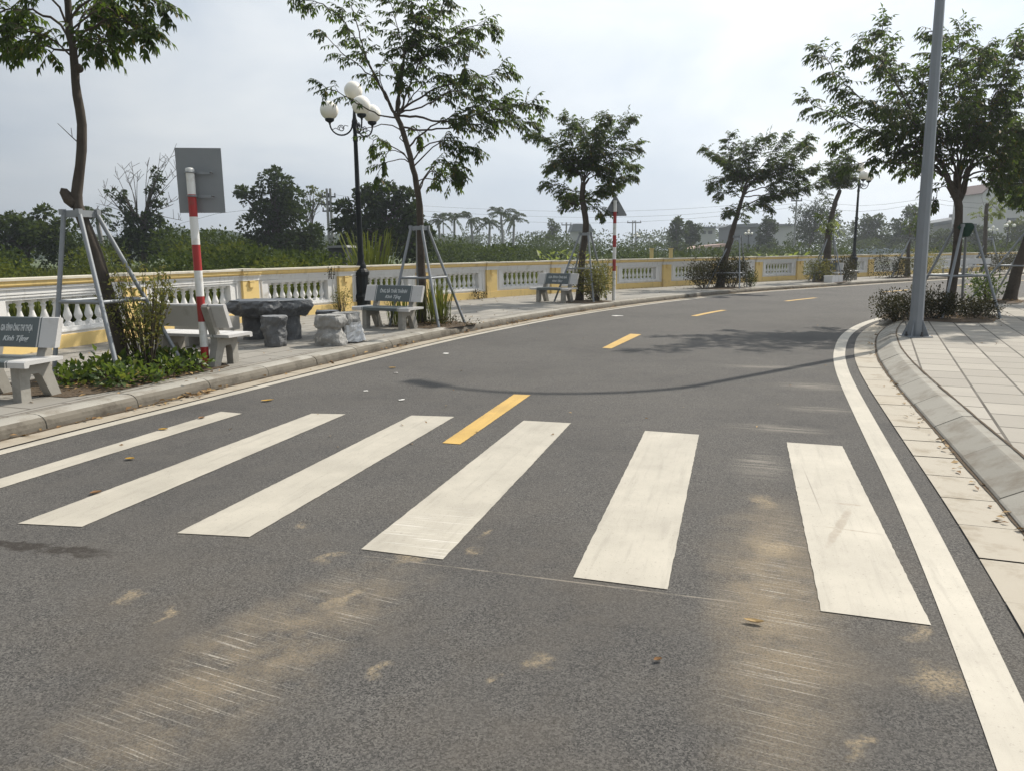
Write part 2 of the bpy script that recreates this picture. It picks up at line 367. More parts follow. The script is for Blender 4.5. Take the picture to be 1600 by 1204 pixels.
M['yellow'] = surf('yellow_wall_paint', (0.73, 0.55, 0.235), (0.65, 0.475, 0.19), 3, 0.8, 0.1, 60, streak=(0.36, 0.27, 0.14), grime=(0.42, 0.31, 0.16), gscale=2.2, glo=0.57, ghi=0.78)
M['white'] = surf('white_wall_paint', (0.70, 0.695, 0.68), (0.62, 0.62, 0.61), 3, 0.8, 0.1, 60, streak=(0.34, 0.32, 0.28), grime=(0.42, 0.39, 0.33), gscale=2.5, glo=0.58, ghi=0.8)
M['coping_top'] = surf('weathered_coping', (0.58, 0.545, 0.45), (0.46, 0.43, 0.36), 5, 0.9, 0.2, 50, grime=(0.28, 0.25, 0.2), gscale=3)
M['terrazzo'] = surf('pale_terrazzo', (0.56, 0.55, 0.53), (0.42, 0.415, 0.41), 160, 0.5, 0.05, 90, spec=0.4, grime=(0.34, 0.32, 0.29), gscale=5, glo=0.55, ghi=0.8)
M['terrazzo_dark'] = surf('dark_terrazzo', (0.058, 0.074, 0.077), (0.10, 0.122, 0.125), 170, 0.45, 0.04, 90, spec=0.45)
M['cast_concrete'] = surf('cast_concrete', (0.34, 0.325, 0.29), (0.26, 0.25, 0.225), 12, 0.85, 0.3, 70, grime=(0.2, 0.185, 0.16), gscale=5)
M['letter'] = surf('letter_paint', (0.62, 0.64, 0.63), (0.5, 0.52, 0.52), 30, 0.7, 0, 1)
M['rock'] = surf('dark_rock', (0.064, 0.067, 0.071), (0.135, 0.139, 0.143), 16, 0.6, 0.7, 30, spec=0.4, bdist=0.02, grime=(0.19, 0.192, 0.19), gscale=13, glo=0.56, ghi=0.70)
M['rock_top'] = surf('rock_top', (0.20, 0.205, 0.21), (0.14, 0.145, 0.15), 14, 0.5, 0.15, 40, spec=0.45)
M['rock_light'] = surf('light_rock', (0.30, 0.295, 0.28), (0.20, 0.198, 0.19), 14, 0.65, 0.7, 26, spec=0.3, bdist=0.02, grime=(0.40, 0.39, 0.365), gscale=9, glo=0.52, ghi=0.66)
M['galv'] = surf('galvanised_steel', (0.27, 0.285, 0.30), (0.20, 0.215, 0.23), 14, 0.5, 0.06, 60, metal=0.35, spec=0.5)
M['pole_steel'] = surf('pole_steel', (0.22, 0.24, 0.265), (0.17, 0.19, 0.21), 5, 0.5, 0.05, 60, metal=0.3, spec=0.5, grime=(0.2, 0.21, 0.22), gscale=2.5)
M['dark_metal'] = surf('dark_metal', (0.03, 0.03, 0.032), (0.05, 0.05, 0.052), 10, 0.5, 0, 1, spec=0.5)
M['black_iron'] = surf('black_cast_iron', (0.008, 0.011, 0.013), (0.014, 0.016, 0.017), 12, 0.5, 0.1, 40, spec=0.15)
M['sign_back'] = surf('sign_back', (0.25, 0.265, 0.275), (0.205, 0.215, 0.225), 4, 0.5, 0.03, 40, metal=0.3, spec=0.4)
M['red'] = surf('red_gloss', (0.36, 0.022, 0.02), (0.29, 0.018, 0.017), 6, 0.45, 0.03, 40, spec=0.5, grime=(0.2, 0.05, 0.04), gscale=8)
M['white_gloss'] = surf('white_gloss', (0.72, 0.72, 0.70), (0.66, 0.66, 0.64), 6, 0.45, 0.03, 40, spec=0.5, grime=(0.5, 0.47, 0.42), gscale=8)
M['bark'] = surf('bark', (0.045, 0.035, 0.027), (0.095, 0.078, 0.062), 14, 0.95, 0.9, 34, bdist=0.02, grime=(0.035, 0.027, 0.022), gscale=4)
M['bark_pale'] = surf('pale_bark', (0.085, 0.072, 0.058), (0.042, 0.035, 0.029), 12, 0.95, 0.6, 34, bdist=0.012, grime=(0.05, 0.04, 0.033), gscale=5)
M['twig'] = surf('twig', (0.045, 0.035, 0.027), (0.085, 0.068, 0.05), 10, 0.9, 0, 1)
M['leaf_tree'] = leafmat('street_tree_leaf', (0.010, 0.020, 0.006), (0.036, 0.058, 0.014), (0.15, 0.23, 0.032), 0.30, odd=(0.14, 0.09, 0.02), spec=0.12)
M['leaf_young'] = leafmat('young_leaf', (0.09, 0.13, 0.025), (0.17, 0.20, 0.04), (0.3, 0.36, 0.07), 0.4)
M['leaf_ground'] = leafmat('ground_cover_leaf', (0.016, 0.040, 0.008), (0.085, 0.13, 0.024), (0.2, 0.28, 0.04), 0.3, 0.45, odd=(0.22, 0.19, 0.03), spec=0.3)
M['leaf_shrub'] = leafmat('shrub_leaf', (0.06, 0.08, 0.018), (0.19, 0.21, 0.05), (0.3, 0.27, 0.07), 0.3)
M['leaf_dull'] = leafmat('dull_shrub_leaf', (0.015, 0.018, 0.007), (0.050, 0.048, 0.019), (0.09, 0.085, 0.03), 0.22, spec=0.08, odd=(0.14, 0.10, 0.06))
M['leaf_bg'] = leafmat('far_leaf', (0.012, 0.024, 0.005), (0.062, 0.084, 0.020), (0.11, 0.15, 0.025), 0.2, 0.8, spec=0.04)
M['leaf_bg_dark'] = leafmat('far_leaf_dark', (0.008, 0.017, 0.004), (0.044, 0.068, 0.017), (0.09, 0.13, 0.02), 0.18, 0.8, spec=0.03)
M['leaf_bg_light'] = leafmat('far_leaf_light', (0.035, 0.055, 0.008), (0.11, 0.13, 0.022), (0.18, 0.2, 0.03), 0.22, 0.8, spec=0.05)
M['grass'] = leafmat('tall_grass', (0.045, 0.065, 0.012), (0.13, 0.145, 0.035), (0.2, 0.23, 0.04), 0.28, 0.7, spec=0.08)
M['litter'] = leafmat('dry_leaf', (0.16, 0.085, 0.035), (0.42, 0.29, 0.13), (0.2, 0.12, 0.04), 0.1, 0.7)
M['dry_pale'] = surf('dry_leaf_pale', (0.58, 0.44, 0.24), (0.40, 0.27, 0.12), 30, 0.7, 0.2, 60)
M['dry_brown'] = surf('dry_leaf_brown', (0.24, 0.13, 0.055), (0.14, 0.075, 0.03), 30, 0.7, 0.2, 60)
M['dry_yellow'] = surf('dry_leaf_yellow', (0.55, 0.33, 0.05), (0.32, 0.2, 0.05), 30, 0.7, 0.2, 60)
M['paper'] = surf('scrap_paper', (0.7, 0.69, 0.66), (0.6, 0.59, 0.56), 30, 0.8, 0.1, 50)
M['tile_red'] = surf('red_roof', (0.17, 0.115, 0.10), (0.13, 0.085, 0.075), 3, 0.8, 0, 1)
M['house_wall'] = surf('house_wall', (0.50, 0.49, 0.48), (0.43, 0.42, 0.42), 0.6, 0.85, 0, 1)
M['house_grey'] = surf('grey_roof', (0.14, 0.155, 0.17), (0.10, 0.11, 0.125), 0.6, 0.8, 0, 1)
M['house_pale'] = surf('pale_wall', (0.44, 0.44, 0.43), (0.36, 0.36, 0.36), 0.6, 0.85, 0, 1)
M['window'] = surf('dark_window', (0.03, 0.04, 0.05), (0.05, 0.06, 0.07), 2, 0.2, 0, 1, spec=0.5)
M['pink_roof'] = surf('faded_red_roof', (0.52, 0.30, 0.26), (0.62, 0.5, 0.46), 0.4, 0.7, 0, 1)
M['blue_wall'] = surf('pale_blue_wall', (0.42, 0.47, 0.52), (0.34, 0.39, 0.45), 0.5, 0.85, 0, 1)
M['pole_conc'] = surf('pole_concrete', (0.26, 0.26, 0.255), (0.2, 0.2, 0.2), 3, 0.9, 0, 1)
M['tarp'] = surf('green_cloth', (0.008, 0.035, 0.022), (0.015, 0.05, 0.032), 20, 0.9, 0.3, 60)
g = NT('opal_glass'); g.bump(g.noise(g.co, 3, 2), 0.02, 0.01)
M['opal'] = g.done((0.80, 0.77, 0.70), 0.25, 0, 0.5)
g.bsdf.inputs['Subsurface Weight'].default_value = 0.35; g.bsdf.inputs['Subsurface Radius'].default_value = (0.2, 0.18, 0.15)
g = NT('plastic_wrap'); M['wrap'] = g.done(g.mix(g.noise(g.co, 9, 6, 0.7), (0.62, 0.62, 0.61), (0.40, 0.41, 0.42)), 0.3, 0, 0.5)
g.bump(g.noise(g.co, 25, 6), 0.6, 0.02)

# ------------------------------------------------------------------ ground, road, pavements
KL = Path([(-6.9, -6), (-6.15, -1), (-5.35, 2.5), (-4.85, 4.2), (-4.2, 6.1), (-3.46, 8.0), (-2.5, 10.4), (-1.5, 12.8), (-0.38, 15.1), (1.0, 17.6), (2.85, 20.4), (5.2, 23.4), (8.2, 26.6), (12.5, 30.0), (18.9, 34.9), (28.5, 41.8), (42, 51), (60, 63)])
KR = Path([(-0.4, -6), (0.35, -3), (1.25, 0), (2.05, 2.0), (2.75, 3.85), (3.47, 5.9), (4.25, 8.1), (4.78, 9.5), (5.4, 10.95), (6.45, 13.05), (7.85, 15.2), (9.8, 17.4), (12.6, 19.9), (16.6, 22.7), (24, 27.5), (34, 33.7), (48, 42.5), (66, 54)])
def strip(path, o0, o1, z, uv=False, s0=0.0, s1=None, step=0.25):
    mb = MB(); s1 = path.L if s1 is None else s1; n = max(1, int((s1 - s0) / step)); vs = []; uvs = []
    for i in range(n + 1):
        s = s0 + (s1 - s0) * i / n; vs += [path.at(s, o0, z), path.at(s, o1, z)]; uvs += [(s, o0), (s, o1)]
    mb.add(vs, [(2 * i, 2 * i + 1, 2 * i + 3, 2 * i + 2) if o1 > o0 else (2 * i + 1, 2 * i, 2 * i + 2, 2 * i + 3) for i in range(n)])
    me = mb.mesh('strip')
    if uv:
        lay = me.uv_layers.new(name='UVMap')
        for lp in me.loops: lay.data[lp.index].uv = uvs[lp.vertex_index]
    return me
mb = MB(); mb.add([(-420, -60, -0.06), (420, -60, -0.06), (420, 460, -0.06), (-420, 460, -0.06)], [(0, 1, 2, 3)]); struct('ground', mb, M['ground'])
# carriageway: between the kerbs
mb = MB(); N = 260; vs = []
for i in range(N + 1):
    t = i / N; vs += [KL.at(KL.L * t, -0.15), KR.at(KR.L * t, 0.15)]
mb.add(vs, [(2 * i, 2 * i + 1, 2 * i + 3, 2 * i + 2) for i in range(N)])
struct('road', mb, M['asphalt'])
struct('pavement', strip(KL, -5.3, -0.24, SW, True), M['pave_l'])
struct('pavement', strip(KR, 0.27, 11.0, SW), M['pave_r'])
def kerb(path, sgn, seed, prof=None, dirty=False):
    rn = random.Random(seed); mb = MB(); prof = prof or [(0, -0.05), (0.003, 0.022), (0.012, 0.034), (0.19, 0.126), (0.205, 0.132), (0.29, 0.135), (0.29, -0.05)]
    s = 0.0
    while s < path.L - 1.0:
        L = 0.98; dz = rn.uniform(-0.004, 0.004); do = rn.uniform(-0.004, 0.004); k = 5; vs = []
        for i in range(k):
            for o, z in prof: vs.append(path.at(s + 0.006 + (L - 0.012) * i / (k - 1), sgn * (o + do), z + (dz if z > 0.03 else 0)))
        n = len(prof); fs = []
        for i in range(k - 1):
            for j in range(n - 1):
                a, b, c, d = i * n + j, i * n + j + 1, (i + 1) * n + j + 1, (i + 1) * n + j
                fs.append((a, b, c, d) if sgn < 0 else (d, c, b, a))
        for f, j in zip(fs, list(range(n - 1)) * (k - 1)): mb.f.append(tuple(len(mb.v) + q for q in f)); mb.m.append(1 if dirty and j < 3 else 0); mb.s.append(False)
        mb.v += [tuple(v) for v in vs]; e = list(range(n)); mb.add(vs[:n], [tuple(e) if sgn > 0 else tuple(e[::-1])]); mb.add(vs[-n:], [tuple(e[::-1]) if sgn > 0 else tuple(e)])
        s += L
    return mb
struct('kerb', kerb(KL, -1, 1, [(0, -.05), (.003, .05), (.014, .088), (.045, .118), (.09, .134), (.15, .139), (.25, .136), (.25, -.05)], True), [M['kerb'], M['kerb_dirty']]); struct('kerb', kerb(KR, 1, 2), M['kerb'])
def slabs(path, o0, o1, L, z, seed, gap=0.004):
    rn = random.Random(seed); mb = MB(); s = 0.0
    while s < path.L - L:
        zz = z + rn.uniform(-0.002, 0.002); g0 = rn.uniform(0.5, 1.6) * gap
        vs = [path.at(s + g0, o0, zz), path.at(s + g0, o1, zz), path.at(s + L / 2, o0, zz), path.at(s + L / 2, o1, zz), path.at(s + L, o0, zz), path.at(s + L, o1, zz)]
        fs = [(0, 1, 3, 2), (2, 3, 5, 4)]
        mb.add(vs, fs if o1 > o0 else [f[::-1] for f in fs]); s += L
    return mb
struct('gutter', slabs(KR, -0.30, 0.02, 0.49, 0.008, 3, 0.011), M['gutter'])
struct('gutter', slabs(KL, 0.26, -0.02, 1.0, 0.007, 4), M['gutter_dusty'])
struct('edge_line', strip(KR, -0.575, -0.42, 0.004), M['white_paint'])
struct('edge_line', strip(KL, 0.29, 0.42, 0.004), M['white_paint'])
def seam(path, o, w, z, s0, s1, seed):
    rn = random.Random(seed); mb = MB(); n = int((s1 - s0) / .06); vs = []; a = b = w
    for i in range(n + 1):
        s = s0 + (s1 - s0) * i / n; a = .7 * a + .3 * w * rn.uniform(.1, 2.2); b = .7 * b + .3 * w * rn.uniform(.1, 2.2); vs += [path.at(s, o - a, z), path.at(s, o + b, z)]
    mb.add(vs, [(2 * i, 2 * i + 1, 2 * i + 3, 2 * i + 2) for i in range(n)]); return mb
struct('kerb_dirt', seam(KR, -.006, .011, .0145, 4, 34, 51), M['soil']); struct('kerb_dirt', seam(KR, .288, .008, .1415, 4, 34, 52), M['soil'])
struct('kerb_dirt', seam(KL, .012, .022, .0125, 6, 50, 53), M['soil']); struct('kerb_dirt', seam(KL, -.248, .008, .1425, 6, 50, 54), M['soil'])
# zebra crossing
STR = [[(345, 643), (378, 646), (-95, 792), (-125, 786)], [(487, 646), (540, 647), (128, 823), (28, 818)], [(643, 649), (710, 651), (390, 839), (276, 833)], [(818, 657), (892, 661), (692, 874), (564, 858)], [(1008, 673), (1092, 679), (1043, 921), (895, 902)], [(1229, 691), (1316, 697), (1455, 977), (1283, 955)]]
def sheet(c, z, seed, n=70, jit=0.0022):
    """painted quad with slightly ragged long edges"""
    rn = random.Random(seed); mb = MB(); a, b, d, e = [Vector((q.x, q.y, z)) for q in c]; vs = []
    side = (b - a).normalized()
    for i in range(n + 1):
        t = i / n; vs += [a.lerp(e, t) + side * rn.uniform(-jit, jit), b.lerp(d, t) + side * rn.uniform(-jit, jit)]
    mb.add(vs, [(2 * i, 2 * i + 2, 2 * i + 3, 2 * i + 1) for i in range(n)])
    return mb
for i, q in enumerate(STR): struct('crosswalk_stripe', sheet([G(*p) for p in q], 0.004, 20 + i), M['white_paint'])
_c = [(-0.5, 5.77), (0.1, 7.83)]
for i, q in enumerate([[(803, 616), (829, 617), (719, 694), (691, 692)], [(985, 522), (1002, 523), (955, 545), (941, 544)]]):
    struct('lane_dash', sheet([G(*p) for p in q], 0.004, 40 + i), M['yellow_paint'])
# farther dashes follow the middle of the road at the same rhythm
MID = Path([(-0.49, 5.78), (0.11, 7.83), (1.49, 11.58), (2.27, 13.55), (3.05, 15.1), (4.2, 17.2), (5.25, 18.7), (6.6, 20.3), (8.3, 22.2), (9.9, 23.7), (11.6, 25.0), (13.2, 26.3), (14.9, 27.7), (18.8, 30.9), (20.6, 32.35), (26, 36), (34, 41.3), (48, 50)])
for i, s0 in enumerate([12.4, 18.5, 24.9, 31.1, 37.4, 43.6]):
    struct('lane_dash', strip(MID, -0.075, 0.075, 0.004, False, s0, s0 + 2.0), M['yellow_paint'])
# ------------------------------------------------------------------ balustrade wall
PIL = [(-8.35, 4.15), (-7.85, 7.05), (-7.28, 9.90), (-6.51, 12.73), (-5.52, 15.52), (-4.13, 18.13), (-2.56, 20.64), (-0.72, 22.96), (1.36, 25.07), (3.52, 27.09), (5.85, 28.91), (8.2, 30.72), (10.55, 32.52), (12.97, 34.22), (15.39, 35.93), (17.81, 37.63), (20.22, 39.34)]
while len(PIL) < 26: PIL.append((PIL[-1][0] + 2.41, PIL[-1][1] + 1.72))
wall = thing('balustrade_wall', 'long yellow and white balustrade wall curving along the back of the pavement', 'wall', (-6.51, 12.73, SW))
def bal_mesh():
    mb = MB(); mb.box((0, 0, 0.022), (0.12, 0.12, 0.044)); mb.box((0, 0, 0.428), (0.11, 0.11, 0.044))
    mb.lathe([(.045, .044), (.05, .055), (.034, .07), (.030, .085), (.050, .11), (.061, .145), (.058, .175), (.044, .22), (.031, .27), (.027, .31), (.031, .335), (.043, .345), (.043, .36), (.03, .37), (.036, .395), (.05, .406)], n=14)
    return mb.mesh('baluster')
BAL = bal_mesh(); BAL.materials.append(M['white'])
far_bal = MB()
for i in range(len(PIL) - 1):
    a, b = Vector((*PIL[i], 0)), Vector((*PIL[i + 1], 0)); u = (b - a).normalized(); n = Vector((u.y, -u.x, 0)); L = (b - a).length; W0 = a + Vector((0, 0, SW))
    R = Matrix((u, n, Vector((0, 0, 1)))).transposed()      # columns: along, outward, up
    def bx(mb, s0, s1, o0, o1, z0, z1, mi=0, bev=0.0):
        mb.box(W0 + u * ((s0 + s1) / 2) + n * ((o0 + o1) / 2) + Vector((0, 0, (z0 + z1) / 2)), (s1 - s0, o1 - o0, z1 - z0), R, mi, bev)
    e = 0.225; p = MB()
    bx(p, e, L - e, -.12, .12, .20, .31); bx(p, e, L - e, -.12, .12, .76, .84); bx(p, e, .55, -.12, .12, .31, .76); bx(p, L - .55, L - e, -.12, .12, .31, .76)
    for s0, s1, z0, z1 in ((.36, L - .36, .24, .265), (.36, L - .36, .80, .825), (.36, .385, .265, .80), (L - .385, L - .36, .265, .80)): bx(p, s0, s1, .12, .138, z0, z1)
    bx(p, e, L - e, -.14, .145, .84, .915); bx(p, e, L - e, -.165, .17, .915, .945)
    pan = obj('panel', p, M['white'], wall, True)
    p = MB(); bx(p, e, L - e, -.15, .155, -.03, .19); bx(p, e, L - e, -.135, .14, .19, .20); obj('plinth', p, M['yellow'], wall, True)
    p = MB(); prof = [(-.16, .945), (-.20, .975), (-.205, 1.03), (-.225, 1.035), (-.225, 1.068), (0, 1.074), (.225, 1.068), (.225, 1.035), (.205, 1.03), (.20, .975), (.16, .945)]
    k = len(prof); s0, s1 = e + .035, L - e - .035
    vs = [W0 + u * s0 + n * o + Vector((0, 0, z)) for o, z in prof] + [W0 + u * s1 + n * o + Vector((0, 0, z)) for o, z in prof]
    for j in range(k):
        j2 = (j + 1) % k; p.add([vs[j], vs[j2], vs[k + j2], vs[k + j]], [(0, 1, 2, 3)], 1 if 3 <= j <= 6 else 0)
    p.add(vs[:k], [tuple(range(k))]); p.add(vs[k:], [tuple(range(k))[::-1]])
    obj('coping', p, [M['yellow'], M['coping_top']], wall, True)
    for j in range(9):
        pos = W0 + u * (.55 + (L - 1.10) * (j + .5) / 9) + Vector((0, 0, .31)); rz = math.atan2(u.y, u.x)
        if i < 11:
            o = obj('baluster', BAL, None, pan)
            o.location = pos; o.rotation_euler = (0, 0, rz)
        else:
            Rz = Matrix.Rotation(rz, 3, 'Z'); vs = [Rz @ v.co + pos for v in BAL.vertices]; far_bal.add(vs, [tuple(f.vertices) for f in BAL.polygons])
o = obj('balusters', far_bal, M['white'], wall, True); o['kind'] = 'stuff'
for i, q in enumerate(PIL):
    a = Vector((*PIL[max(i - 1, 0)], 0)); b = Vector((*PIL[min(i + 1, len(PIL) - 1)], 0)); u = (b - a).normalized(); n = Vector((u.y, -u.x, 0)); W0 = Vector((*q, SW))
    R = Matrix((u, n, Vector((0, 0, 1)))).transposed()
    def bx(mb, s0, s1, o0, o1, z0, z1, mi=0, bev=0.0):
        mb.box(W0 + u * ((s0 + s1) / 2) + n * ((o0 + o1) / 2) + Vector((0, 0, (z0 + z1) / 2)), (s1 - s0, o1 - o0, z1 - z0), R, mi, bev)
    p = MB(); bx(p, -.225, .225, -.19, .20, -.03, .84); bx(p, -.24, .24, -.2, .215, -.03, .19)
    bx(p, -.235, .235, -.2, .21, .84, .915, 1); bx(p, -.25, .25, -.22, .235, .915, .945, 1)
    bx(p, -.245, .245, -.235, .25, .945, .985); bx(p, -.258, .258, -.25, .265, .985, 1.035); bx(p, -.275, .275, -.265, .28, 1.035, 1.078, 2)
    pl = obj('pillar', p, [M['yellow'], M['white'], M['coping_top']], wall, True)
    p = MB(); bx(p, -.06, .06, .2, .235, .70, .84, 0); bx(p, -.075, .075, .2, .243, .815, .84, 0)
    obj('pillar_ornament', p, M['yellow'], pl, True)

# ------------------------------------------------------------------ terrazzo benches
def text_mesh(body, size, shear=0.0, sx=1.0, bold=0.0):
    cu = bpy.data.curves.new('inscription', 'FONT'); cu.body = body; cu.size = size; cu.align_x = 'CENTER'; cu.align_y = 'CENTER'; cu.extrude = 0.0012; cu.shear = shear; cu.offset = bold
    ob = bpy.data.objects.new('inscription', cu); COL.objects.link(ob); dg = bpy.context.evaluated_depsgraph_get(); dg.update()
    me = bpy.data.meshes.new_from_object(ob.evaluated_get(dg)); bpy.data.objects.remove(ob); bpy.data.curves.remove(cu)
    for v in me.vertices: v.co.x *= sx
    return me
TILT = math.atan2(0.14, 0.44)
B_O = Vector((0, 0.165, 0.635))                                   # centre of the front of the backrest slab
B_U = Vector((0, math.sin(TILT), math.cos(TILT))); B_N = Vector((0, -math.cos(TILT), math.sin(TILT)))
def make_bench(label, group, dark=True, ph=.40, hl=.66, fx=.42):
    t = thing('terrazzo_bench', label, 'bench', (0, 0, 0), 0, group)
    segs = [(-hl, -ph - .03, 0), (-ph - .03, -ph - .015, 1), (-ph - .015, -ph, 0), (-ph, ph, 1 if dark else 0), (ph, ph + .015, 0), (ph + .015, ph + .03, 1), (ph + .03, hl, 0)]
    sp = [(-.245, .338), (-.20, .335), (-.185, .362), (.20, .364), (.205, .398), (-.225, .402), (-.244, .39)]
    s = MB(); bk = MB(); h = 0.155
    def bf(x, y, q): return B_O + Vector((q, 0, 0)) + B_U * y - B_N * x
    for x0, x1, mi in segs:
        s.prism(sp, lambda y, z, q: Vector((q, y, z)), x0, x1, mi)
        bk.prism([(0, -h), (.055, -h + .015), (.055, h - .012), (.04, h), (.012, h), (0, h - .012)], bf, x0, x1, mi)
    obj('seat', s, [M['terrazzo'], M['terrazzo_dark']], t); obj('backrest', bk, [M['terrazzo'], M['terrazzo_dark']], t)
    out = [(-.19, 0), (-.08, 0), (-.075, .20), (-.05, .25), (.03, .25), (.065, .22), (.16, 0), (.275, 0), (.19, .27), (.185, .34), (.315, .745), (.24, .745), (.105, .34), (-.18, .336)]
    for sx in (-1, 1):
        f = MB(); f.prism(out, lambda y, z, q: Vector((q, y, z)), sx * fx - .05, sx * fx + .05); obj('leg_frame', f, M['cast_concrete'], t)
    return t
def inscribe(bench, top, bottom, s1, s2, sx=1.0):
    br = [c for c in bench.children if c.name.startswith('backrest')][0]
    for body, dy, size, sh, k in ((top, 0.035, s1, 0, sx), (bottom, -0.07, s2, 0.35, 1.0)):
        me = text_mesh(body, size, sh, k, 0.0016)
        for v in me.vertices:
            x, y, z = v.co; v.co = B_O + Vector((x, 0, 0)) + B_U * (y + dy) + B_N * (z + 0.0025)
        obj('inscription', me, M['letter'], br)
GB = 'terrazzo benches on the pavement'
bench = make_bench('terrazzo bench at the left picture edge, nearest of all, its dark panel lettered', GB, True, .26, .49, .30)
b0 = make_bench('', GB)
def put(b, x, y, rz): b.location = (x, y, SW); b.rotation_euler = (0, 0, math.radians(rz))
put(bench, -4.97, 7.25, -14)
b2 = b0; put(b2, -2.27, 13.78, -30); b2['label'] = 'terrazzo bench between the black globe lamp and the second street tree, panel lettered ÔNG BÀ'
b3 = dup(b2, (1.17, 20.55, SW), math.radians(-40), 'terrazzo bench beside the bush under the third street tree, below the triangular sign')
inscribe(bench, 'GIA ĐÌNH ÔNG THI THỌA', 'Kính Tặng', 0.088, 0.072, 0.37)
inscribe(b2, 'ÔNG BÀ THÁI THÀNH', 'Kính Tặng', 0.095, 0.085, 0.66)
inscribe(b3, 'GIA ĐÌNH ÔNG BÀ', 'Kính Tặng', 0.09, 0.08, 0.8)
plain = make_bench('plain grey bench seen from behind, beside the red and white sign post', GB, False)
put(plain, -4.02, 9.50, 161)
dup(b3, (13.45, 32.2, SW), math.radians(-48), 'far terrazzo bench half hidden by shrubs with the white planter box', ('inscription',))
dup(plain, (15.35, 34.0, SW), math.radians(75), 'far grey bench standing end-on at the foot of the second black globe lamp')
dup(plain, (22.6, 38.55, SW), math.radians(-30), 'far pale bench behind the leaning trunk of the big right-hand tree')
dup(plain, (25.2, 40.9, SW), math.radians(-38), 'farthest pale bench in front of the pruned tree trunk')

# ------------------------------------------------------------------ rock table and stools
def hashn(x, y, z):
    return (math.sin(x * 3.1 + 1.7 * y) * math.cos(y * 2.7 - z * 3.3) + 0.6 * math.sin(6.3 * x - 4.1 * z + 2) * math.cos(5.7 * y + 3 * z) + 0.35 * math.sin(13 * x + 11 * y) * math.cos(12 * z - 9 * x)) / 1.6
def rock(c, outline, prof, amp, seed, seg=44, flat_top=True, sx=1.0, sy=1.0):
    """outline(angle)->radius factor, prof: list of (radius factor, z)"""
    mb = MB(); vs = []; k = len(prof)
    for i, (r, z) in enumerate(prof):
        for j in range(seg):
            an = 2 * math.pi * j / seg; rr = r * outline(an); x, y = math.cos(an) * rr * sx, math.sin(an) * rr * sy
            d = hashn(x * 3 + seed, y * 3 - seed, z * 5 + seed) * amp
            if i in (k - 1,): d *= 0.4
            zz = z + (hashn(x * 4, y * 4, seed) * amp * 0.5 if 0 < i < k - 1 else 0)
            l = math.hypot(x, y) + 1e-6; vs.append((c[0] + x + x / l * d, c[1] + y + y / l * d, c[2] + zz))
    mb.add(vs, [(i * seg + j, i * seg + (j + 1) % seg, (i + 1) * seg + (j + 1) % seg, (i + 1) * seg + j) for i in range(k - 1) for j in range(seg)], 0, False)
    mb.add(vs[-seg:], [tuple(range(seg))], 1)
    return mb
def dense(prof, n):
    out = []
    for (r0, z0), (r1, z1) in zip(prof, prof[1:]):
        for i in range(n): out.append((r0 + (r1 - r0) * i / n, z0 + (z1 - z0) * i / n))
    return out + [prof[-1]]
tb = thing('stone_table', 'dark rough stone table with thick jagged slab top beyond the bench seen from behind', 'table', (-3.93, 12.2, SW), math.radians(-14))
ol = lambda a: 1 + 0.10 * math.sin(2 * a + 0.6) + 0.07 * math.sin(5 * a + 1) + 0.05 * math.sin(9 * a)
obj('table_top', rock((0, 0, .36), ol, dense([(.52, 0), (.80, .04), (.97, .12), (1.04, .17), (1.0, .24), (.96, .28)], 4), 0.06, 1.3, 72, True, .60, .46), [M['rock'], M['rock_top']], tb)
for x, y, s in ((-.30, -.02, 2.2), (.32, .05, 3.9)):
    obj('pedestal', rock((x, y, 0), lambda a: 1 + 0.1 * math.sin(3 * a + s), dense([(1.0, 0), (.92, .15), (.88, .3), (.95, .40)], 3), 0.02, s, 28, True, .17, .2), [M['rock'], M['rock']], tb)
def stool(x, y, h, r, label, seed, mats, prof=None, sx=1.0, wrap=False):
    o = obj('stone_stool', rock((0, 0, 0), lambda a: 1 + 0.07 * math.sin(3 * a + seed) + 0.05 * math.sin(7 * a + 2 * seed), dense(prof or [(.88, 0), (.90, .1), (.92, .22), (.96, .33), (1.05, h - .02), (1.02, h)], 4), 0.034, seed, 36, True, r * sx, r), mats, None)
    o.location = (x, y, SW); return tag(o, label, 'stool', 'rock stools round the stone table')
stool(-3.58, 11.22, .46, .185, 'dark stump-shaped stone stool in front of the stone table, nearest the red and white post', 0.7, [M['rock'], M['rock_top']])
RP = [(1.0, 0), (1.06, .06), (1.02, .14), (.86, .22), (.80, .25), (1.0, .29), (1.05, .36), (1.0, .43), (.92, .46)]
stool(-2.74, 11.30, .46, .20, 'pale waisted boulder stool nearest the kerb, right of the stone table', 4.1, [M['rock_light'], M['rock_light']], RP, 1.1)
st = stool(-2.60, 11.72, .46, .19, 'pale boulder stool with clear plastic wrap hanging off its side, behind the nearest boulder', 5.3, [M['rock_light'], M['rock_light']], RP, 1.1)
mb = MB(); rn = random.Random(5); vs = []; k, nn = 9, 14
for i in range(k):
    for j in range(nn):
        an = -1.5 + 2.0 * j / (nn - 1); z = 0.02 + 0.30 * i / (k - 1); r = .215 + .055 * (1 - i / (k - 1)) + rn.uniform(-.018, .018); vs.append((math.cos(an) * r * 1.05, math.sin(an) * r, z + rn.uniform(-.01, .01)))
mb.add(vs, [(i * nn + j, i * nn + j + 1, (i + 1) * nn + j + 1, (i + 1) * nn + j) for i in range(k - 1) for j in range(nn - 1)])
obj('plastic_wrap', mb, M['wrap'], st)
stool(-3.05, 12.42, .44, .17, 'dark stone stool peeping out behind the pale boulder stools', 2.9, [M['rock'], M['rock_top']])
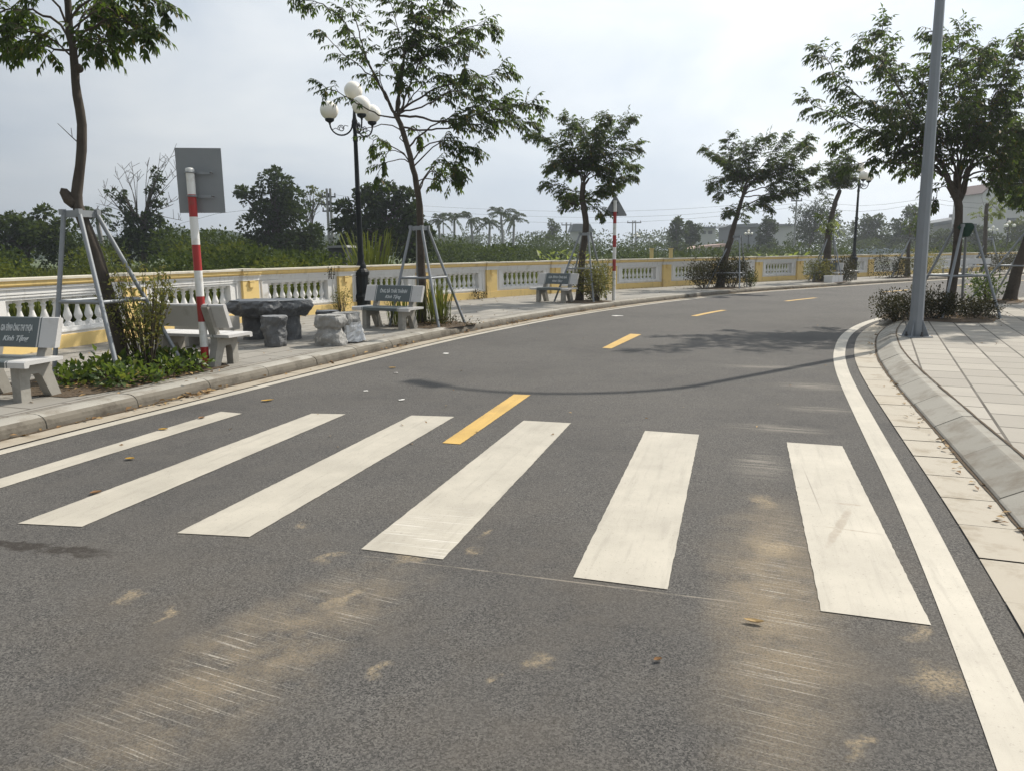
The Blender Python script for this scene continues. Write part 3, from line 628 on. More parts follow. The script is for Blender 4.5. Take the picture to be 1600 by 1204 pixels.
# the curved-back concrete seat beside the table
cs = thing('concrete_seat', 'brown-grey concrete seat with curved back, half hidden behind the bench seen from behind', 'seat', (-4.62, 11.35, SW), math.radians(-12))
mb = MB(); mb.prism([(-.42, .24), (.40, .24), (.40, .44), (-.02, .44), (-.10, .46), (-.16, .52), (-.20, .62), (-.30, .62), (-.36, .44), (-.42, .40)], lambda x, z, q: Vector((x, q, z)), .22, -.22); obj('seat', mb, M['cast_concrete'], cs)
for sx in (-.3, .26):
    mb = MB(); mb.box((sx, 0, .12), (.13, .36, .24), None, 0, .012); obj('leg', mb, M['cast_concrete'], cs)

# ------------------------------------------------------------------ road signs seen from behind
def striped_post(z_bands, r, base_mats):
    mb = MB()
    for (z0, z1, mi) in z_bands: mb.tube([(0, 0, z0), (0, 0, z1)], r, 16, mi, True)
    return mb
s1 = thing('road_sign', 'rectangular road sign seen from behind on a red and white striped post', 'road sign', (-3.81, 9.19, SW), math.radians(0))
bands = [(0, .25, 0), (.25, .56, 1), (.56, .87, 0), (.87, 1.18, 1), (1.18, 1.49, 0), (1.49, 1.82, 1), (1.82, 2.08, 0), (2.08, 2.36, 1)]
obj('post', striped_post(bands, .048, None), [M['red'], M['white_gloss']], s1)
mb = MB(); mb.lathe([(.0505, 2.355), (.0505, 2.372), (.045, 2.385), (.01, 2.392)], n=16); obj('post_cap', mb, M['white_gloss'], s1)
Rp = Matrix.Rotation(math.radians(8), 3, 'Z')
mb = MB(); mb.box(Rp @ Vector((.085, .10, 2.25)), (.53, .004, .76), Rp); mb.box(Rp @ Vector((.085, .106, 2.25)), (.50, .003, .73), Rp, 1); obj('sign_plate', mb, [M['sign_back'], M['white_gloss']], s1)
for z in (2.335, 2.06):
    mb = MB(); mb.tube([(.056 * math.cos(a), .056 * math.sin(a), z) for a in [math.pi * 2 * k / 16 for k in range(17)]], .009, 6)
    mb.box((.10, .055, z), (.26, .012, .03)); mb.tube([(.225, .04, z), (.225, .098, z)], .009, 6, 1); mb.tube([(-.06, .04, z), (-.06, .098, z)], .007, 6, 1); obj('clamp', mb, [M['galv'], M['dark_metal']], s1)
s2 = thing('road_sign', 'triangular road sign seen from behind on a striped post beside the bush', 'road sign', (2.86, 20.9, SW), math.radians(0))
bands = [(0, .5, 1), (.5, .82, 1), (.82, 1.14, 0), (1.14, 1.47, 1), (1.47, 1.79, 0), (1.79, 2.11, 1), (2.11, 2.42, 0), (2.42, 2.72, 1)]
obj('post', striped_post(bands, .048, None), [M['red'], M['white_gloss']], s2)
mb = MB(); tri = [(-.30, 2.31), (.30, 2.31), (.32, 2.335), (.02, 2.86), (-.02, 2.86), (-.32, 2.335)]
mb.prism(tri, lambda x, z, q: Vector((x + .02, q, z)), .10, .096); obj('sign_plate', mb, M['sign_back'], s2)
mb = MB(); mb.prism([(x * .9, 2.5 + (z - 2.5) * .9) for x, z in tri], lambda x, z, q: Vector((x + .02, q, z)), .108, .104); obj('sign_face', mb, M['white_gloss'], s2)
for z in (2.40, 2.66):
    mb = MB(); mb.box((.0, .07, z), (.18, .045, .03)); obj('clamp', mb, M['dark_metal'], s2)

# ------------------------------------------------------------------ globe lamps
def lamp_parts(t, small=False):
    p = MB(); n = 12 if small else 20
    p.box((0, 0, .03), (.40, .40, .06), None, 0, .01)
    p.lathe([(.20, .06), (.20, .30), (.215, .32), (.19, .36), (.165, .40), (.165, .80), (.175, .84), (.19, .86), (.19, .92), (.16, .97), (.13, 1.0)], n=8 if small else 12, smooth=False)
    obj('base', p, M['black_iron'], t)
    p = MB(); p.lathe([(.12, 1.0), (.125, 1.06), (.10, 1.12), (.075, 1.2), (.085, 1.3), (.072, 1.36), (.066, 2.2), (.062, 2.75), (.075, 2.78), (.075, 2.83), (.058, 2.86), (.048, 3.98), (.06, 4.01), (.06, 4.09), (.046, 4.15), (.05, 4.28), (.07, 4.33), (.07, 4.45), (.045, 4.53), (.03, 4.68), (.03, 4.85), (.055, 4.87), (.075, 4.93), (.05, 4.95)], n=n); obj('post', p, M['black_iron'], t)
    for k in range(3):
        a = math.radians((166, 286, 46)[k]); d = Vector((math.cos(a), math.sin(a), 0)); U = Vector((0, 0, 1))
        p = MB(); pts = [d * (.06 + .54 * (1 - math.cos(math.pi * q / 12)) / 2) + U * (4.39 - .26 * math.sin(math.pi * q / 12) + .03 * q / 12) for q in range(13)]
        p.tube(pts, .019, 6 if small else 8)
        sc = [d * (.33 + .085 * (1 - q / 26) * math.cos(.55 * q)) + U * (4.3 + .085 * (1 - q / 26) * math.sin(.55 * q)) for q in range(18)]; p.tube(sc, .010, 6)
        p.tube([d * .16 + U * 4.35, d * .24 + U * 4.37, d * .30 + U * 4.29], .009, 5); p.tube([d * .38 + U * 4.26, d * .46 + U * 4.31, d * .54 + U * 4.28], .009, 5)
        p.lathe([(.02, 4.39), (.028, 4.43), (.10, 4.475), (.112, 4.52), (.10, 4.53)], d * .60, n=14); ar = obj('arm', p, M['black_iron'], t)
        p = MB(); p.sphere(d * .60 + U * 4.715, .215, 24, 14); obj('globe', p, M['opal'], ar)
    p = MB(); p.sphere((0, 0, 5.145), .215, 24, 14); obj('globe', p, M['opal'], t)
GL = 'black globe lamps'
lamp = thing('street_lamp', 'black cast-iron lamp with white globes behind the bench by the second street tree', 'street lamp', (-3.68, 18.55, SW), math.radians(11), GL); lamp_parts(lamp)
dup(lamp, (16.45, 36.25, SW), math.radians(-24), 'black globe lamp by the ball-crowned tree, behind the end-on bench')
for x, y, Y, gx, lab in ((995, 368, 105, 20, 'distant globe lamp right of the triangular sign, among far scrub'), (1170, 363, 100, -35, 'distant globe lamp beside the leaning fourth street tree, before grey roofs'),
                         (1552, 357, 90, 15, 'distant globe lamp left of the tallest far lamp, below the gabled house'), (1577, 349, 80, 50, 'tallest distant globe lamp, below the window of the gabled house')):
    q = P3(x, y - 4, Y); o = dup(lamp, (q.x, q.y, -0.06), math.radians(gx), lab); k = (q.z + .06) / 5.37; o.scale = (k, k, k)

# ------------------------------------------------------------------ street light on the right
sl = thing('street_light', 'tall grey octagonal steel street light standing on the right pavement', 'street light', (6.35, 11.67, SW))
BZ = 5.45; tip = Vector((-1.31, 1.38, 7.55))
sl.rotation_euler = (0, -0.012, 0)
mb = MB(); mb.tube([(0, 0, .015), (0, 0, .35), (0, 0, BZ)], [.104, .098, .062], 8, 0, True, math.pi / 8, False)
for z in (1.9, 2.55): mb.tube([(0, 0, z), (0, 0, z + .012)], [.102 - z * .0055, .102 - z * .0055], 8, 0, False, math.pi / 8, False)
obj('pole', mb, M['pole_steel'], sl)
mb = MB(); mb.box((0, 0, .008), (.36, .36, .016))
for k in range(4):
    a = math.pi / 2 * k + math.pi / 4; d = Vector((math.cos(a), math.sin(a), 0)); b = Vector((-d.y, d.x, 0)) * .005
    vs = [d * .09 + b, d * .20 + b, d * .09 + b + Vector((0, 0, .26)), d * .09 - b, d * .20 - b, d * .09 - b + Vector((0, 0, .26))]
    vs = [v + Vector((0, 0, .016)) for v in vs]; mb.add(vs, [(0, 1, 2), (5, 4, 3), (0, 3, 4, 1), (1, 4, 5, 2), (2, 5, 3, 0)])
obj('base_plate', mb, M['pole_steel'], sl)
for k in range(4):
    a = math.pi / 2 * k + .1; mb = MB(); c = (math.cos(a) * .155, math.sin(a) * .155, 0); mb.tube([(c[0], c[1], .016), (c[0], c[1], .085)], .013, 8); mb.lathe([(.026, .016), (.026, .042)], c, 6, 0, False); obj('anchor_bolt', mb, M['dark_metal'], sl)
mb = MB(); pts = []
for q in range(15):
    t = q / 14; pts.append(Vector((tip.x * (t ** 1.6), tip.y * (t ** 1.6), BZ - .02 + (tip.z - BZ) * (1 - (1 - t) ** 1.7))))
mb.tube(pts, [.068 - .03 * q / 14 for q in range(15)], 10); obj('arm', mb, M['pole_steel'], sl)
d = Vector((tip.x, tip.y, 0)).normalized(); yaw = math.atan2(d.y, d.x)
mb = MB(); mb.box(tip + d * .28 + Vector((0, 0, .03)), (.66, .24, .09), Matrix.Rotation(yaw, 3, 'Z'), 0, .03); mb.box(tip + d * .34 + Vector((0, 0, -.02)), (.42, .18, .02), Matrix.Rotation(yaw, 3, 'Z'), 1); obj('lamp_head', mb, [M['pole_steel'], M['opal']], sl)
# ------------------------------------------------------------------ leaves
LEAF = np.array([(0, 0, 0), (-.5, .42, .10), (0, .5, 0), (.5, .42, .10), (0, 1, -.06)])
LEAF_F = np.array([(0, 2, 1), (1, 2, 4), (0, 3, 2), (3, 4, 2)])
def leaf_mesh(name, pos, ax, nor, ln, wd, tmpl=LEAF, tf=LEAF_F):
    """many leaves as one mesh; every leaf is its own island"""
    pos, ax, nor = (np.asarray(a, float).reshape(-1, 3) for a in (pos, ax, nor)); N = len(pos)
    ln = np.broadcast_to(np.asarray(ln, float), (N,)); wd = np.broadcast_to(np.asarray(wd, float), (N,))
    ax = ax / (np.linalg.norm(ax, axis=1)[:, None] + 1e-9); sd = np.cross(ax, nor); sd = sd / (np.linalg.norm(sd, axis=1)[:, None] + 1e-9); nr = np.cross(sd, ax)
    k = len(tmpl)
    v = pos[:, None] + sd[:, None] * (tmpl[None, :, 0, None] * wd[:, None, None]) + ax[:, None] * (tmpl[None, :, 1, None] * ln[:, None, None]) + nr[:, None] * (tmpl[None, :, 2, None] * ln[:, None, None])
    f = (tf[None] + (np.arange(N) * k)[:, None, None]).reshape(-1, tf.shape[1])
    me = bpy.data.meshes.new(name); nv, nf, c = N * k, len(f), f.shape[1]
    me.vertices.add(nv); me.vertices.foreach_set('co', v.reshape(-1).astype(np.float32))
    me.loops.add(nf * c); me.loops.foreach_set('vertex_index', f.reshape(-1).astype(np.int32))
    me.polygons.add(nf); me.polygons.foreach_set('loop_start', (np.arange(nf) * c).astype(np.int32)); me.polygons.foreach_set('loop_total', np.full(nf, c, np.int32))
    me.update(calc_edges=True); me.validate(); return me
QUAD = np.array([(-.5, 0, 0), (.5, .1, .05), (.42, .95, -.05), (-.4, .9, .06)]); QUAD_F = np.array([(0, 1, 2, 3)])
def rvec(rn):
    while True:
        v = Vector((rn.uniform(-1, 1), rn.uniform(-1, 1), rn.uniform(-1, 1)))
        if 0.1 < v.length < 1: return v.normalized()

# ------------------------------------------------------------------ street trees: trunk and limbs follow the photograph, every limb with its own depth
class Crown:
    def __init__(self): self.p = []; self.a = []; self.n = []; self.l = []
    def leaflet(self, p, a, n, l): self.p.append(tuple(p)); self.a.append(tuple(a)); self.n.append(tuple(n)); self.l.append(l)
    def compound(self, rn, base, d, L, leaf, pairs, tw=None):
        """pinnate leaf: a drooping rachis with leaflets in pairs"""
        d = d.normalized(); side = d.cross(Vector((0, 0, 1)))
        side = side.normalized() if side.length > 0.05 else Vector((1, 0, 0))
        p = Vector(base); dr = d.copy()
        for i in range(pairs):
            dr = (dr + Vector((0, 0, -0.16))).normalized(); p0_ = p; p = p + dr * (L / pairs); up = side.cross(dr)
            if tw is not None: tw.tube([p0_, p], [.004, .003], 3, 0, False)
            for sg in (-1, 1):
                a = (side * sg * rn.uniform(.45, .8) + dr * rn.uniform(.35, .7) + Vector((0, 0, -rn.uniform(.35, .95)))).normalized()
                self.leaflet(p, a, (up + rvec(rn) * .45), leaf * rn.uniform(.8, 1.15))
        self.leaflet(p, (dr + Vector((0, 0, -.5))).normalized(), up + rvec(rn) * .3, leaf * 1.15)
    def mesh(self, ratio=0.36): return leaf_mesh('crown', self.p, self.a, self.n, self.l, np.array(self.l) * ratio)
def poly3(pts, r0, r1, step=0.12):
    c = catmull(pts, step); n = len(c); return c, [r0 + (r1 - r0) * (i / max(1, n - 1)) ** 0.8 for i in range(n)]
def street_tree(name_label, trunk_px, Y, rad, limbs, seed, leaf=0.10, start=0.35, dens=1.0, group='street trees along the pavements', mat='leaf_tree', bark='bark', lean=0.0, extra=0, tw=0.24, spread=0.8, foot_z=SW):
    """limbs: (pixel points, depth offset at the tip in metres, leafiness)"""
    rn = random.Random(seed); base = P3(*trunk_px[0], Y); base.z = foot_z
    t = thing('street_tree', name_label, 'tree', base, 0, group)
    tr = [Vector((base.x, base.y, foot_z - .05))] + [P3(x, y, Y + lean * i / max(1, len(trunk_px) - 1)) for i, (x, y) in enumerate(trunk_px[1:], 1)]
    wood = MB(); c, r = poly3(tr, rad[0], rad[1], 0.15); r[0] *= 1.25; r[1] *= 1.1
    c = [p + Vector((rn.uniform(-1, 1), rn.uniform(-1, 1), 0)) * rad[0] * .08 for p in c]
    wood.tube(c, r, 12, 0, True, 0, True, 0.08, rn)
    trunk_c = [p.copy() for p in c]; cr = Crown(); twigs = MB(); curves = []
    for pts, dy, lf in limbs:
        n = len(pts); P = [P3(x, y, Y + lean + dy * (i / (n - 1)) ** 1.3) for i, (x, y) in enumerate(pts)]
        curves.append((P, lf))
    for k in range(extra):                                   # limbs toward and away from the road, kept inside the crown's height
        P, lf = curves[rn.randrange(len(limbs))]; o = P[0]; ang = rn.choice((rn.uniform(50, 130), rn.uniform(-130, -50))); Rm = Matrix.Rotation(math.radians(ang), 3, 'Z')
        sc = rn.uniform(.55, .95); curves.append(([o + Rm @ ((p - o) * sc) for p in P], lf))
    for P, lf in curves:
        k = min(range(len(trunk_c)), key=lambda j: (trunk_c[j] - P[0]).length)
        if (trunk_c[k] - P[0]).length < 1.2: P = [trunk_c[max(k - 1, 0)].copy()] + P
        L = sum((b - a).length for a, b in zip(P, P[1:])); r0 = min(rad[1] * .6, .008 + .0065 * L); c, r = poly3(P, r0, .006, 0.10)
        c = [p + rvec(rn) * min(.02, .008 * i) for i, p in enumerate(c)]
        (wood if r0 > .02 else twigs).tube(c, r, 6, 0, False); n = len(c); acc = 0.0
        for i in range(1, n):
            q = i / (n - 1)
            if q < start or lf <= 0: continue
            acc += dens * lf * (c[i] - c[i - 1]).length / 0.062
            while acc >= 1:
                acc -= 1; d = (c[i] - c[i - 1]).normalized(); perp = rvec(rn); perp = (perp - d * perp.dot(d)).normalized()
                td = (d * rn.uniform(.35, .9) + perp * rn.uniform(.4, 1.0) * spread + Vector((0, 0, rn.uniform(-.12, .25)))).normalized()
                tl = tw * rn.uniform(.45, 1.05) * (1.05 - .55 * q); p0 = c[i]; p1 = p0 + td * tl * .5; p2 = p1 + (td + Vector((0, 0, -.22))).normalized() * tl * .5
                twigs.tube([p0, p1, p2], [.006, .004, .0025], 4, 0, False)
                for w in range(3):
                    f = (.45, .75, 1.0)[w]; b = p0.lerp(p1, f * 2) if f < .5 else p1.lerp(p2, f * 2 - 1); e = td + rvec(rn) * .75; e.z *= .5
                    cr.compound(rn, b, e, rn.uniform(.7, 1.1) * leaf * 2.3, leaf, rn.choice((3, 3, 4)), twigs)
        d = (c[-1] - c[-2]).normalized()
        if lf > 0:
            for w in range(4): cr.compound(rn, c[-1], d + rvec(rn) * .4 + Vector((0, 0, -.25)), leaf * 2.3, leaf, 4, twigs)
    obj('trunk', wood, M[bark], t, True)
    me = cr.mesh(); crown = obj('crown', me, M[mat], t, True); obj('twigs', twigs, M['twig'], crown, True)
    return t, c
def support(base, r, h, rot, label, n=4, ring=0.92, lift=0, pale=True, lean=(0, 0), cloth=False, top_r=.16):
    lean = (lean[0] * math.cos(rot) + lean[1] * math.sin(rot), -lean[0] * math.sin(rot) + lean[1] * math.cos(rot))
    t = thing('tree_support', label, 'tree support', (base[0], base[1], SW), rot, 'steel props round the street trees')
    tops = []; feet = []; mids = []
    for k in range(n):
        a = 2 * math.pi * k / n; f = Vector((math.cos(a) * r, math.sin(a) * r, 0)); p = Vector((math.cos(a) * top_r + lean[0], math.sin(a) * top_r + lean[1], h)); feet.append(f); tops.append(p); mids.append(f.lerp(p, ring / h))
    for f, p in zip(feet, tops):
        m = MB(); m.tube([f - Vector((0, 0, .03)), p], .026, 10); obj('leg', m, M['galv'], t)
    for k in range(n):
        m = MB(); a, b = mids[k], mids[(k + 1) % n]; dv = (b - a); pts = [a, a + dv * .06, a + dv * .13, a + dv * .87, a + dv * .94, b]; m.tube(pts, [.008, .024, .022, .022, .024, .008], 10); obj('brace', m, M['galv'], t)
    m = MB(); cen = Vector((lean[0], lean[1], h))
    for k in range(n):
        a, b = tops[k], tops[(k + 1) % n]; mid = (a + b) / 2; dv = b - a; yaw = math.atan2(dv.y, dv.x); m.box(mid + Vector((0, 0, -.02)), (dv.length * 1.02, .012, .075), Matrix.Rotation(yaw, 3, 'Z'))
        m.box(a + (a - cen) * .08 + Vector((0, 0, .0)), (.055, .055, .06), Matrix.Rotation(yaw, 3, 'Z'))
    obj('collar', m, M['galv'], t)
    if cloth:
        m = MB(); m.lathe([(.09, h - .22), (.12, h - .18), (.15, h - .1), (.19, h - .03), (.16, h + .02), (.12, h + .05)], (lean[0], lean[1], 0), 12); obj('cloth_wrap', m, M['tarp'], t)
    return t
def soil(c, w, d, rz, seed):
    rn = random.Random(seed); mb = MB(); n = 28; R = Matrix.Rotation(rz, 3, 'Z'); vs = []
    for i in range(n):
        a = 2 * math.pi * i / n; ca, sa = math.cos(a), math.sin(a); k = 1 / max(abs(ca), abs(sa)) ** 0.8; q = R @ Vector((ca * k * w / 2 * rn.uniform(.93, 1.05), sa * k * d / 2 * rn.uniform(.93, 1.05), 0)); vs.append((c[0] + q.x, c[1] + q.y, SW + .006))
    vs.append((c[0], c[1], SW + .03)); mb.add(vs, [(i, (i + 1) % n, n) for i in range(n)]); struct('planting_soil', mb, M['soil'])

L1 = [([(118, 95), (90, 70), (60, 55), (20, 48), (-20, 50)], -.5, 1.5), ([(114, 80), (85, 75), (60, 70), (35, 62), (15, 60)], .5, 1.3), ([(112, 60), (80, 30), (40, 15), (0, 18), (-60, 10)], .6, 1.4), ([(110, 50), (90, 10), (40, -60), (-40, -130)], -.7, 1),
      ([(118, 92), (135, 70), (150, 60), (172, 62)], .3, 1.2), ([(114, 70), (150, 40), (190, 32), (215, 45), (228, 58)], -.5, 1.3), ([(113, 45), (140, 20), (165, 10), (185, 25), (205, 30)], .5, 1.3), ([(110, 30), (150, -10), (200, -20), (245, 5)], -.4, 1.1),
      ([(116, 78), (130, 66), (145, 60), (155, 66)], -.4, 1.2), ([(112, 55), (130, 30), (150, 5), (165, 0)], .7, 1.6), ([(105, 0), (60, -90), (10, -160)], .6, 1), ([(104, -40), (150, -130), (210, -170)], .5, 1), ([(103, -80), (95, -200), (110, -300)], -.4, 1), ([(103, -60), (160, -60), (250, -90)], -.8, 1), ([(104, -30), (40, -40), (-70, -60)], .9, 1)]
t1, _ = street_tree('tall street tree with a pale knobbly trunk between the first bench and the rectangular sign', [(196, 592), (183, 520), (168, 455), (150, 400), (133, 350), (122, 320), (122, 285), (128, 235), (127, 195), (121, 150), (117, 110), (113, 75), (107, 30), (104, -40), (103, -110)], 8.75, (.085, .030), L1, 11, 0.10, 0.34, .72, bark='bark_pale', extra=1, tw=.2)
mb = MB(); k = P3(118, 318, 8.75); mb.tube([k, k + Vector((-.06, -.02, .05)), k + Vector((-.10, -.03, .13)), k + Vector((-.095, -.03, .165))], [.075, .07, .05, .03], 10)
kn = MB(); k = P3(123, 107, 8.75); kn.sphere(k, .05, 12, 8); obj('knot', kn, M['bark'], [c for c in t1.children if c.name.startswith('trunk')][0], True)
obj('stub', mb, M['bark'], [c for c in t1.children if c.name.startswith('trunk')][0], True)
mb = MB(); a = P3(121, 222, 8.75); mb.tube([a, P3(110, 212, 8.65), P3(90, 193, 8.55)], [.007, .005, .003], 5); mb.tube([P3(113, 215, 8.68), P3(111, 200, 8.65)], [.004, .003], 5)
obj('bare_twig', mb, M['twig'], [c for c in t1.children if c.name.startswith('trunk')][0], True)

L2 = [([(615, 175), (600, 145), (578, 105), (560, 70), (535, 30), (505, 8), (470, -2)], .7, .75), ([(612, 172), (590, 130), (563, 105), (542, 88), (520, 70), (507, 52)], -.6, .5), ([(600, 182), (575, 172), (548, 155), (522, 142), (508, 137)], -.3, .45),
      ([(585, 118), (572, 92), (560, 50), (552, 20), (548, -10)], .5, .7), ([(598, 140), (592, 118), (600, 100), (612, 98)], .4, .8), ([(617, 178), (622, 150), (628, 115), (632, 82), (622, 45), (610, 8)], -.5, .9), ([(629, 110), (636, 75), (650, 40), (668, 5), (670, -20)], .6, 1.4),
      ([(631, 90), (655, 65), (675, 40), (690, 12), (692, -10)], -.7, 1.6), ([(628, 118), (655, 95), (690, 70), (720, 48), (745, 40), (766, 40)], .5, 1.5), ([(632, 85), (650, 50), (645, 15), (640, -5)], .2, 1.2), ([(660, 90), (690, 78), (715, 68), (735, 82), (725, 105)], -.6, 1.2),
      ([(625, 172), (655, 155), (690, 135), (730, 125), (765, 118), (792, 106)], .7, 1.1), ([(620, 178), (660, 168), (690, 150), (720, 140), (755, 145), (758, 135)], -.5, 1.2), ([(640, 155), (665, 130), (685, 118), (700, 120)], .3, 1.0),
      ([(624, 182), (660, 185), (700, 190), (745, 178), (785, 170), (835, 164)], -.7, 1.5), ([(630, 200), (665, 205), (700, 200), (740, 195), (785, 190), (825, 193)], .6, 1.4), ([(640, 230), (665, 205), (690, 190), (725, 175), (760, 160), (780, 158)], .2, 1.3),
      ([(644, 252), (665, 228), (690, 220), (718, 225), (738, 235)], -.4, 1.0), ([(655, 300), (664, 278), (684, 255), (705, 262), (718, 268)], -.5, .9), ([(664, 278), (690, 285), (705, 275)], -.3, .5), ([(690, 222), (710, 240), (712, 250)], .2, .7),
      ([(633, 245), (622, 238), (610, 236), (600, 248)], -.3, .55), ([(630, 240), (612, 228), (590, 218), (583, 222)], .4, .5), ([(632, 248), (605, 255), (592, 270)], -.2, .35), ([(625, 215), (645, 200), (655, 208)], .3, .5), ([(613, 196), (585, 197), (560, 206)], -.2, 0)]
street_tree('large open street tree with feathery leaf sprays rising behind the ÔNG BÀ bench', [(660, 506), (660, 460), (658, 400), (656, 340), (653, 300), (645, 262), (636, 225), (626, 195), (617, 178)], 14.6, (.088, .045), L2, 22, 0.112, 0.38, .64, extra=2, tw=.24)
L3 = [([(912, 285), (895, 255), (868, 225), (845, 212), (832, 210)], .5, 1.5), ([(912, 280), (898, 240), (888, 205), (887, 186)], -.5, 1.5), ([(914, 270), (920, 240), (912, 205), (905, 195)], .6, 1.5), ([(915, 265), (928, 230), (938, 205), (943, 196)], -.4, 1.4), ([(918, 268), (945, 230), (968, 200), (984, 184)], .5, 1.4),
      ([(920, 272), (955, 250), (980, 232), (992, 230)], -.6, 1.4), ([(920, 280), (950, 262), (978, 256), (990, 258)], .5, 1.2), ([(912, 310), (938, 296), (962, 282), (986, 276)], -.5, 1.3), ([(912, 320), (932, 303), (948, 297), (962, 290)], .5, 1.1), ([(908, 300), (888, 298), (870, 290), (852, 288)], -.3, 1.0), ([(908, 312), (892, 318), (880, 308)], .4, .9),
      ([(913, 328), (926, 322), (934, 328), (940, 334)], -.3, .8), ([(910, 325), (898, 318), (885, 320)], .3, .9), ([(900, 262), (880, 250), (866, 256)], -.4, 1.3), ([(925, 262), (940, 268), (950, 275)], .2, 1)]
street_tree('compact dark street tree beside the triangular sign and the third bench', [(905, 472), (908, 420), (914, 370), (915, 340), (910, 312), (912, 285)], 21.1, (.12, .07), L3, 33, 0.10, 0.22, 1.25, extra=3)
L4 = [([(1160, 300), (1150, 272), (1135, 255), (1118, 242), (1104, 234)], .5, 1.4), ([(1162, 295), (1148, 255), (1138, 230), (1142, 212)], -.5, 1.4), ([(1165, 285), (1172, 250), (1182, 225), (1202, 212)], .6, 1.5), ([(1166, 288), (1192, 258), (1212, 230), (1226, 212)], -.6, 1.4), ([(1168, 290), (1205, 262), (1238, 235), (1263, 215)], .6, 1.6),
      ([(1175, 285), (1210, 270), (1240, 250), (1262, 230)], -.7, 1.4), ([(1170, 300), (1210, 288), (1245, 270), (1275, 262)], .5, 1.7), ([(1160, 325), (1190, 310), (1230, 302), (1262, 292), (1286, 284)], -.5, 1.6), ([(1195, 305), (1225, 300), (1250, 282)], .5, 1.4), ([(1153, 345), (1165, 328), (1180, 318), (1203, 325)], -.4, 1.3), ([(1158, 310), (1140, 300), (1128, 305), (1118, 294)], .4, 1.3), ([(1160, 298), (1140, 278), (1122, 282), (1112, 290)], -.3, 1.2), ([(1165, 285), (1160, 250), (1162, 228)], .4, 1.4), ([(1180, 280), (1195, 270), (1230, 262)], -.2, 1.2)]
street_tree('leaning street tree with a wide flat crown over the flowering shrubs', [(1125, 452), (1130, 420), (1138, 385), (1148, 350), (1155, 325), (1162, 302)], 27.5, (.17, .06), L4, 44, 0.105, 0.22, 1.1, extra=2)
L5 = [([(1312, 298), (1312 + dx * .5, 285 + dy * .3), (1312 + dx, 270 + dy)], z, 1.7) for dx, dy, z in ((-20, 5, .3), (-14, -15, -.4), (0, -28, .3), (12, -24, -.5), (22, -8, .4), (20, 8, -.4), (-8, -5, .7), (8, -3, -.7))]
L5 += [([(1303, 322), (1296, 315), (1290, 305)], .2, .6), ([(1296, 345), (1288, 342), (1282, 335)], .3, 1.0)]
street_tree('young ball-crowned street tree between the black globe lamp and the planter box', [(1290, 436), (1293, 390), (1297, 350), (1304, 322), (1312, 298)], 32.3, (.20, .08), L5, 55, 0.11, 0.3, 1.0, extra=0, tw=.16)
L5b = [([(1296, 350), (1296 + dx, 350 + dy)], z, 1.2) for dx, dy, z in ((-12, -6, .2), (12, -10, -.2), (-14, 12, .1), (14, 14, -.3), (0, 18, -.4), (10, 0, .3))]
cr = Crown(); rn = random.Random(9)
for (x0, y0), (x1, y1) in [[p for p in l[0]] for l in L5b]:
    for q in range(9): b = P3(x0 + (x1 - x0) * rn.random(), y0 + (y1 - y0) * rn.random(), 32.3 + rn.uniform(-.3, .3)); cr.compound(rn, b, rvec(rn), .3, .12, 4)
tr5 = [o for o in bpy.data.objects if o.get('label', '').startswith('young ball')][0]; obj('young_shoots', cr.mesh(.45), M['leaf_young'], tr5, True)
L6 = [([(1490, 292), (1450, 235), (1400, 195), (1350, 160), (1310, 120), (1285, 82)], -.9, 2.0), ([(1490, 290), (1440, 240), (1385, 215), (1335, 195), (1295, 175), (1264, 160)], .6, 1.8), ([(1485, 285), (1450, 220), (1415, 160), (1390, 100), (1378, 45)], .9, 2.2), ([(1440, 200), (1405, 140), (1375, 95), (1345, 74)], -.7, 1.7), ([(1495, 280), (1480, 200), (1470, 130), (1462, 55)], -.8, 2.0), ([(1498, 280), (1495, 200), (1500, 130), (1498, 50)], .8, 2.0),
      ([(1500, 282), (1530, 200), (1565, 130), (1600, 60)], -.6, 2.1), ([(1508, 275), (1545, 210), (1590, 150), (1630, 110)], .7, 2.2), ([(1510, 275), (1560, 235), (1610, 200), (1670, 170)], -.7, 2.2), ([(1510, 280), (1550, 265), (1595, 255), (1640, 235)], .6, 2.0), ([(1508, 285), (1525, 278), (1550, 282), (1560, 290)], -.3, 1.2), ([(1488, 288), (1450, 262), (1400, 255), (1360, 254), (1328, 258)], -.5, .9), ([(1488, 292), (1440, 245), (1390, 240), (1340, 222), (1312, 225)], .9, 1.1), ([(1485, 300), (1475, 290), (1466, 296), (1462, 308)], -.3, .8),
      ([(1470, 250), (1450, 200), (1440, 150), (1445, 110)], .8, 2.0), ([(1490, 260), (1470, 215), (1420, 190), (1390, 165)], -.9, 2.0), ([(1500, 250), (1525, 170), (1520, 110), (1540, 80)], .9, 2.0), ([(1500, 260), (1545, 180), (1580, 110), (1585, 70)], .3, 2.0), ([(1490, 270), (1450, 240), (1410, 225), (1370, 205)], .2, 2.0), ([(1508, 270), (1520, 235), (1545, 215), (1580, 205)], -1.0, 2.2), ([(1500, 285), (1540, 245), (1575, 235), (1600, 225)], 1.1, 2.2), ([(1492, 275), (1500, 230), (1520, 200), (1510, 170)], -1.1, 2.2), ([(1480, 270), (1455, 255), (1420, 262)], .9, 1.4)]
t6, _ = street_tree('biggest street tree with a forked trunk behind the grey street light', [(1480, 497), (1488, 440), (1495, 390), (1498, 340), (1496, 312)], 15.2, (.105, .07), L6, 66, 0.112, 0.34, 0.55, extra=1, tw=.28)
wd = [c for c in t6.children if c.name.startswith('trunk')][0]; mb = MB()
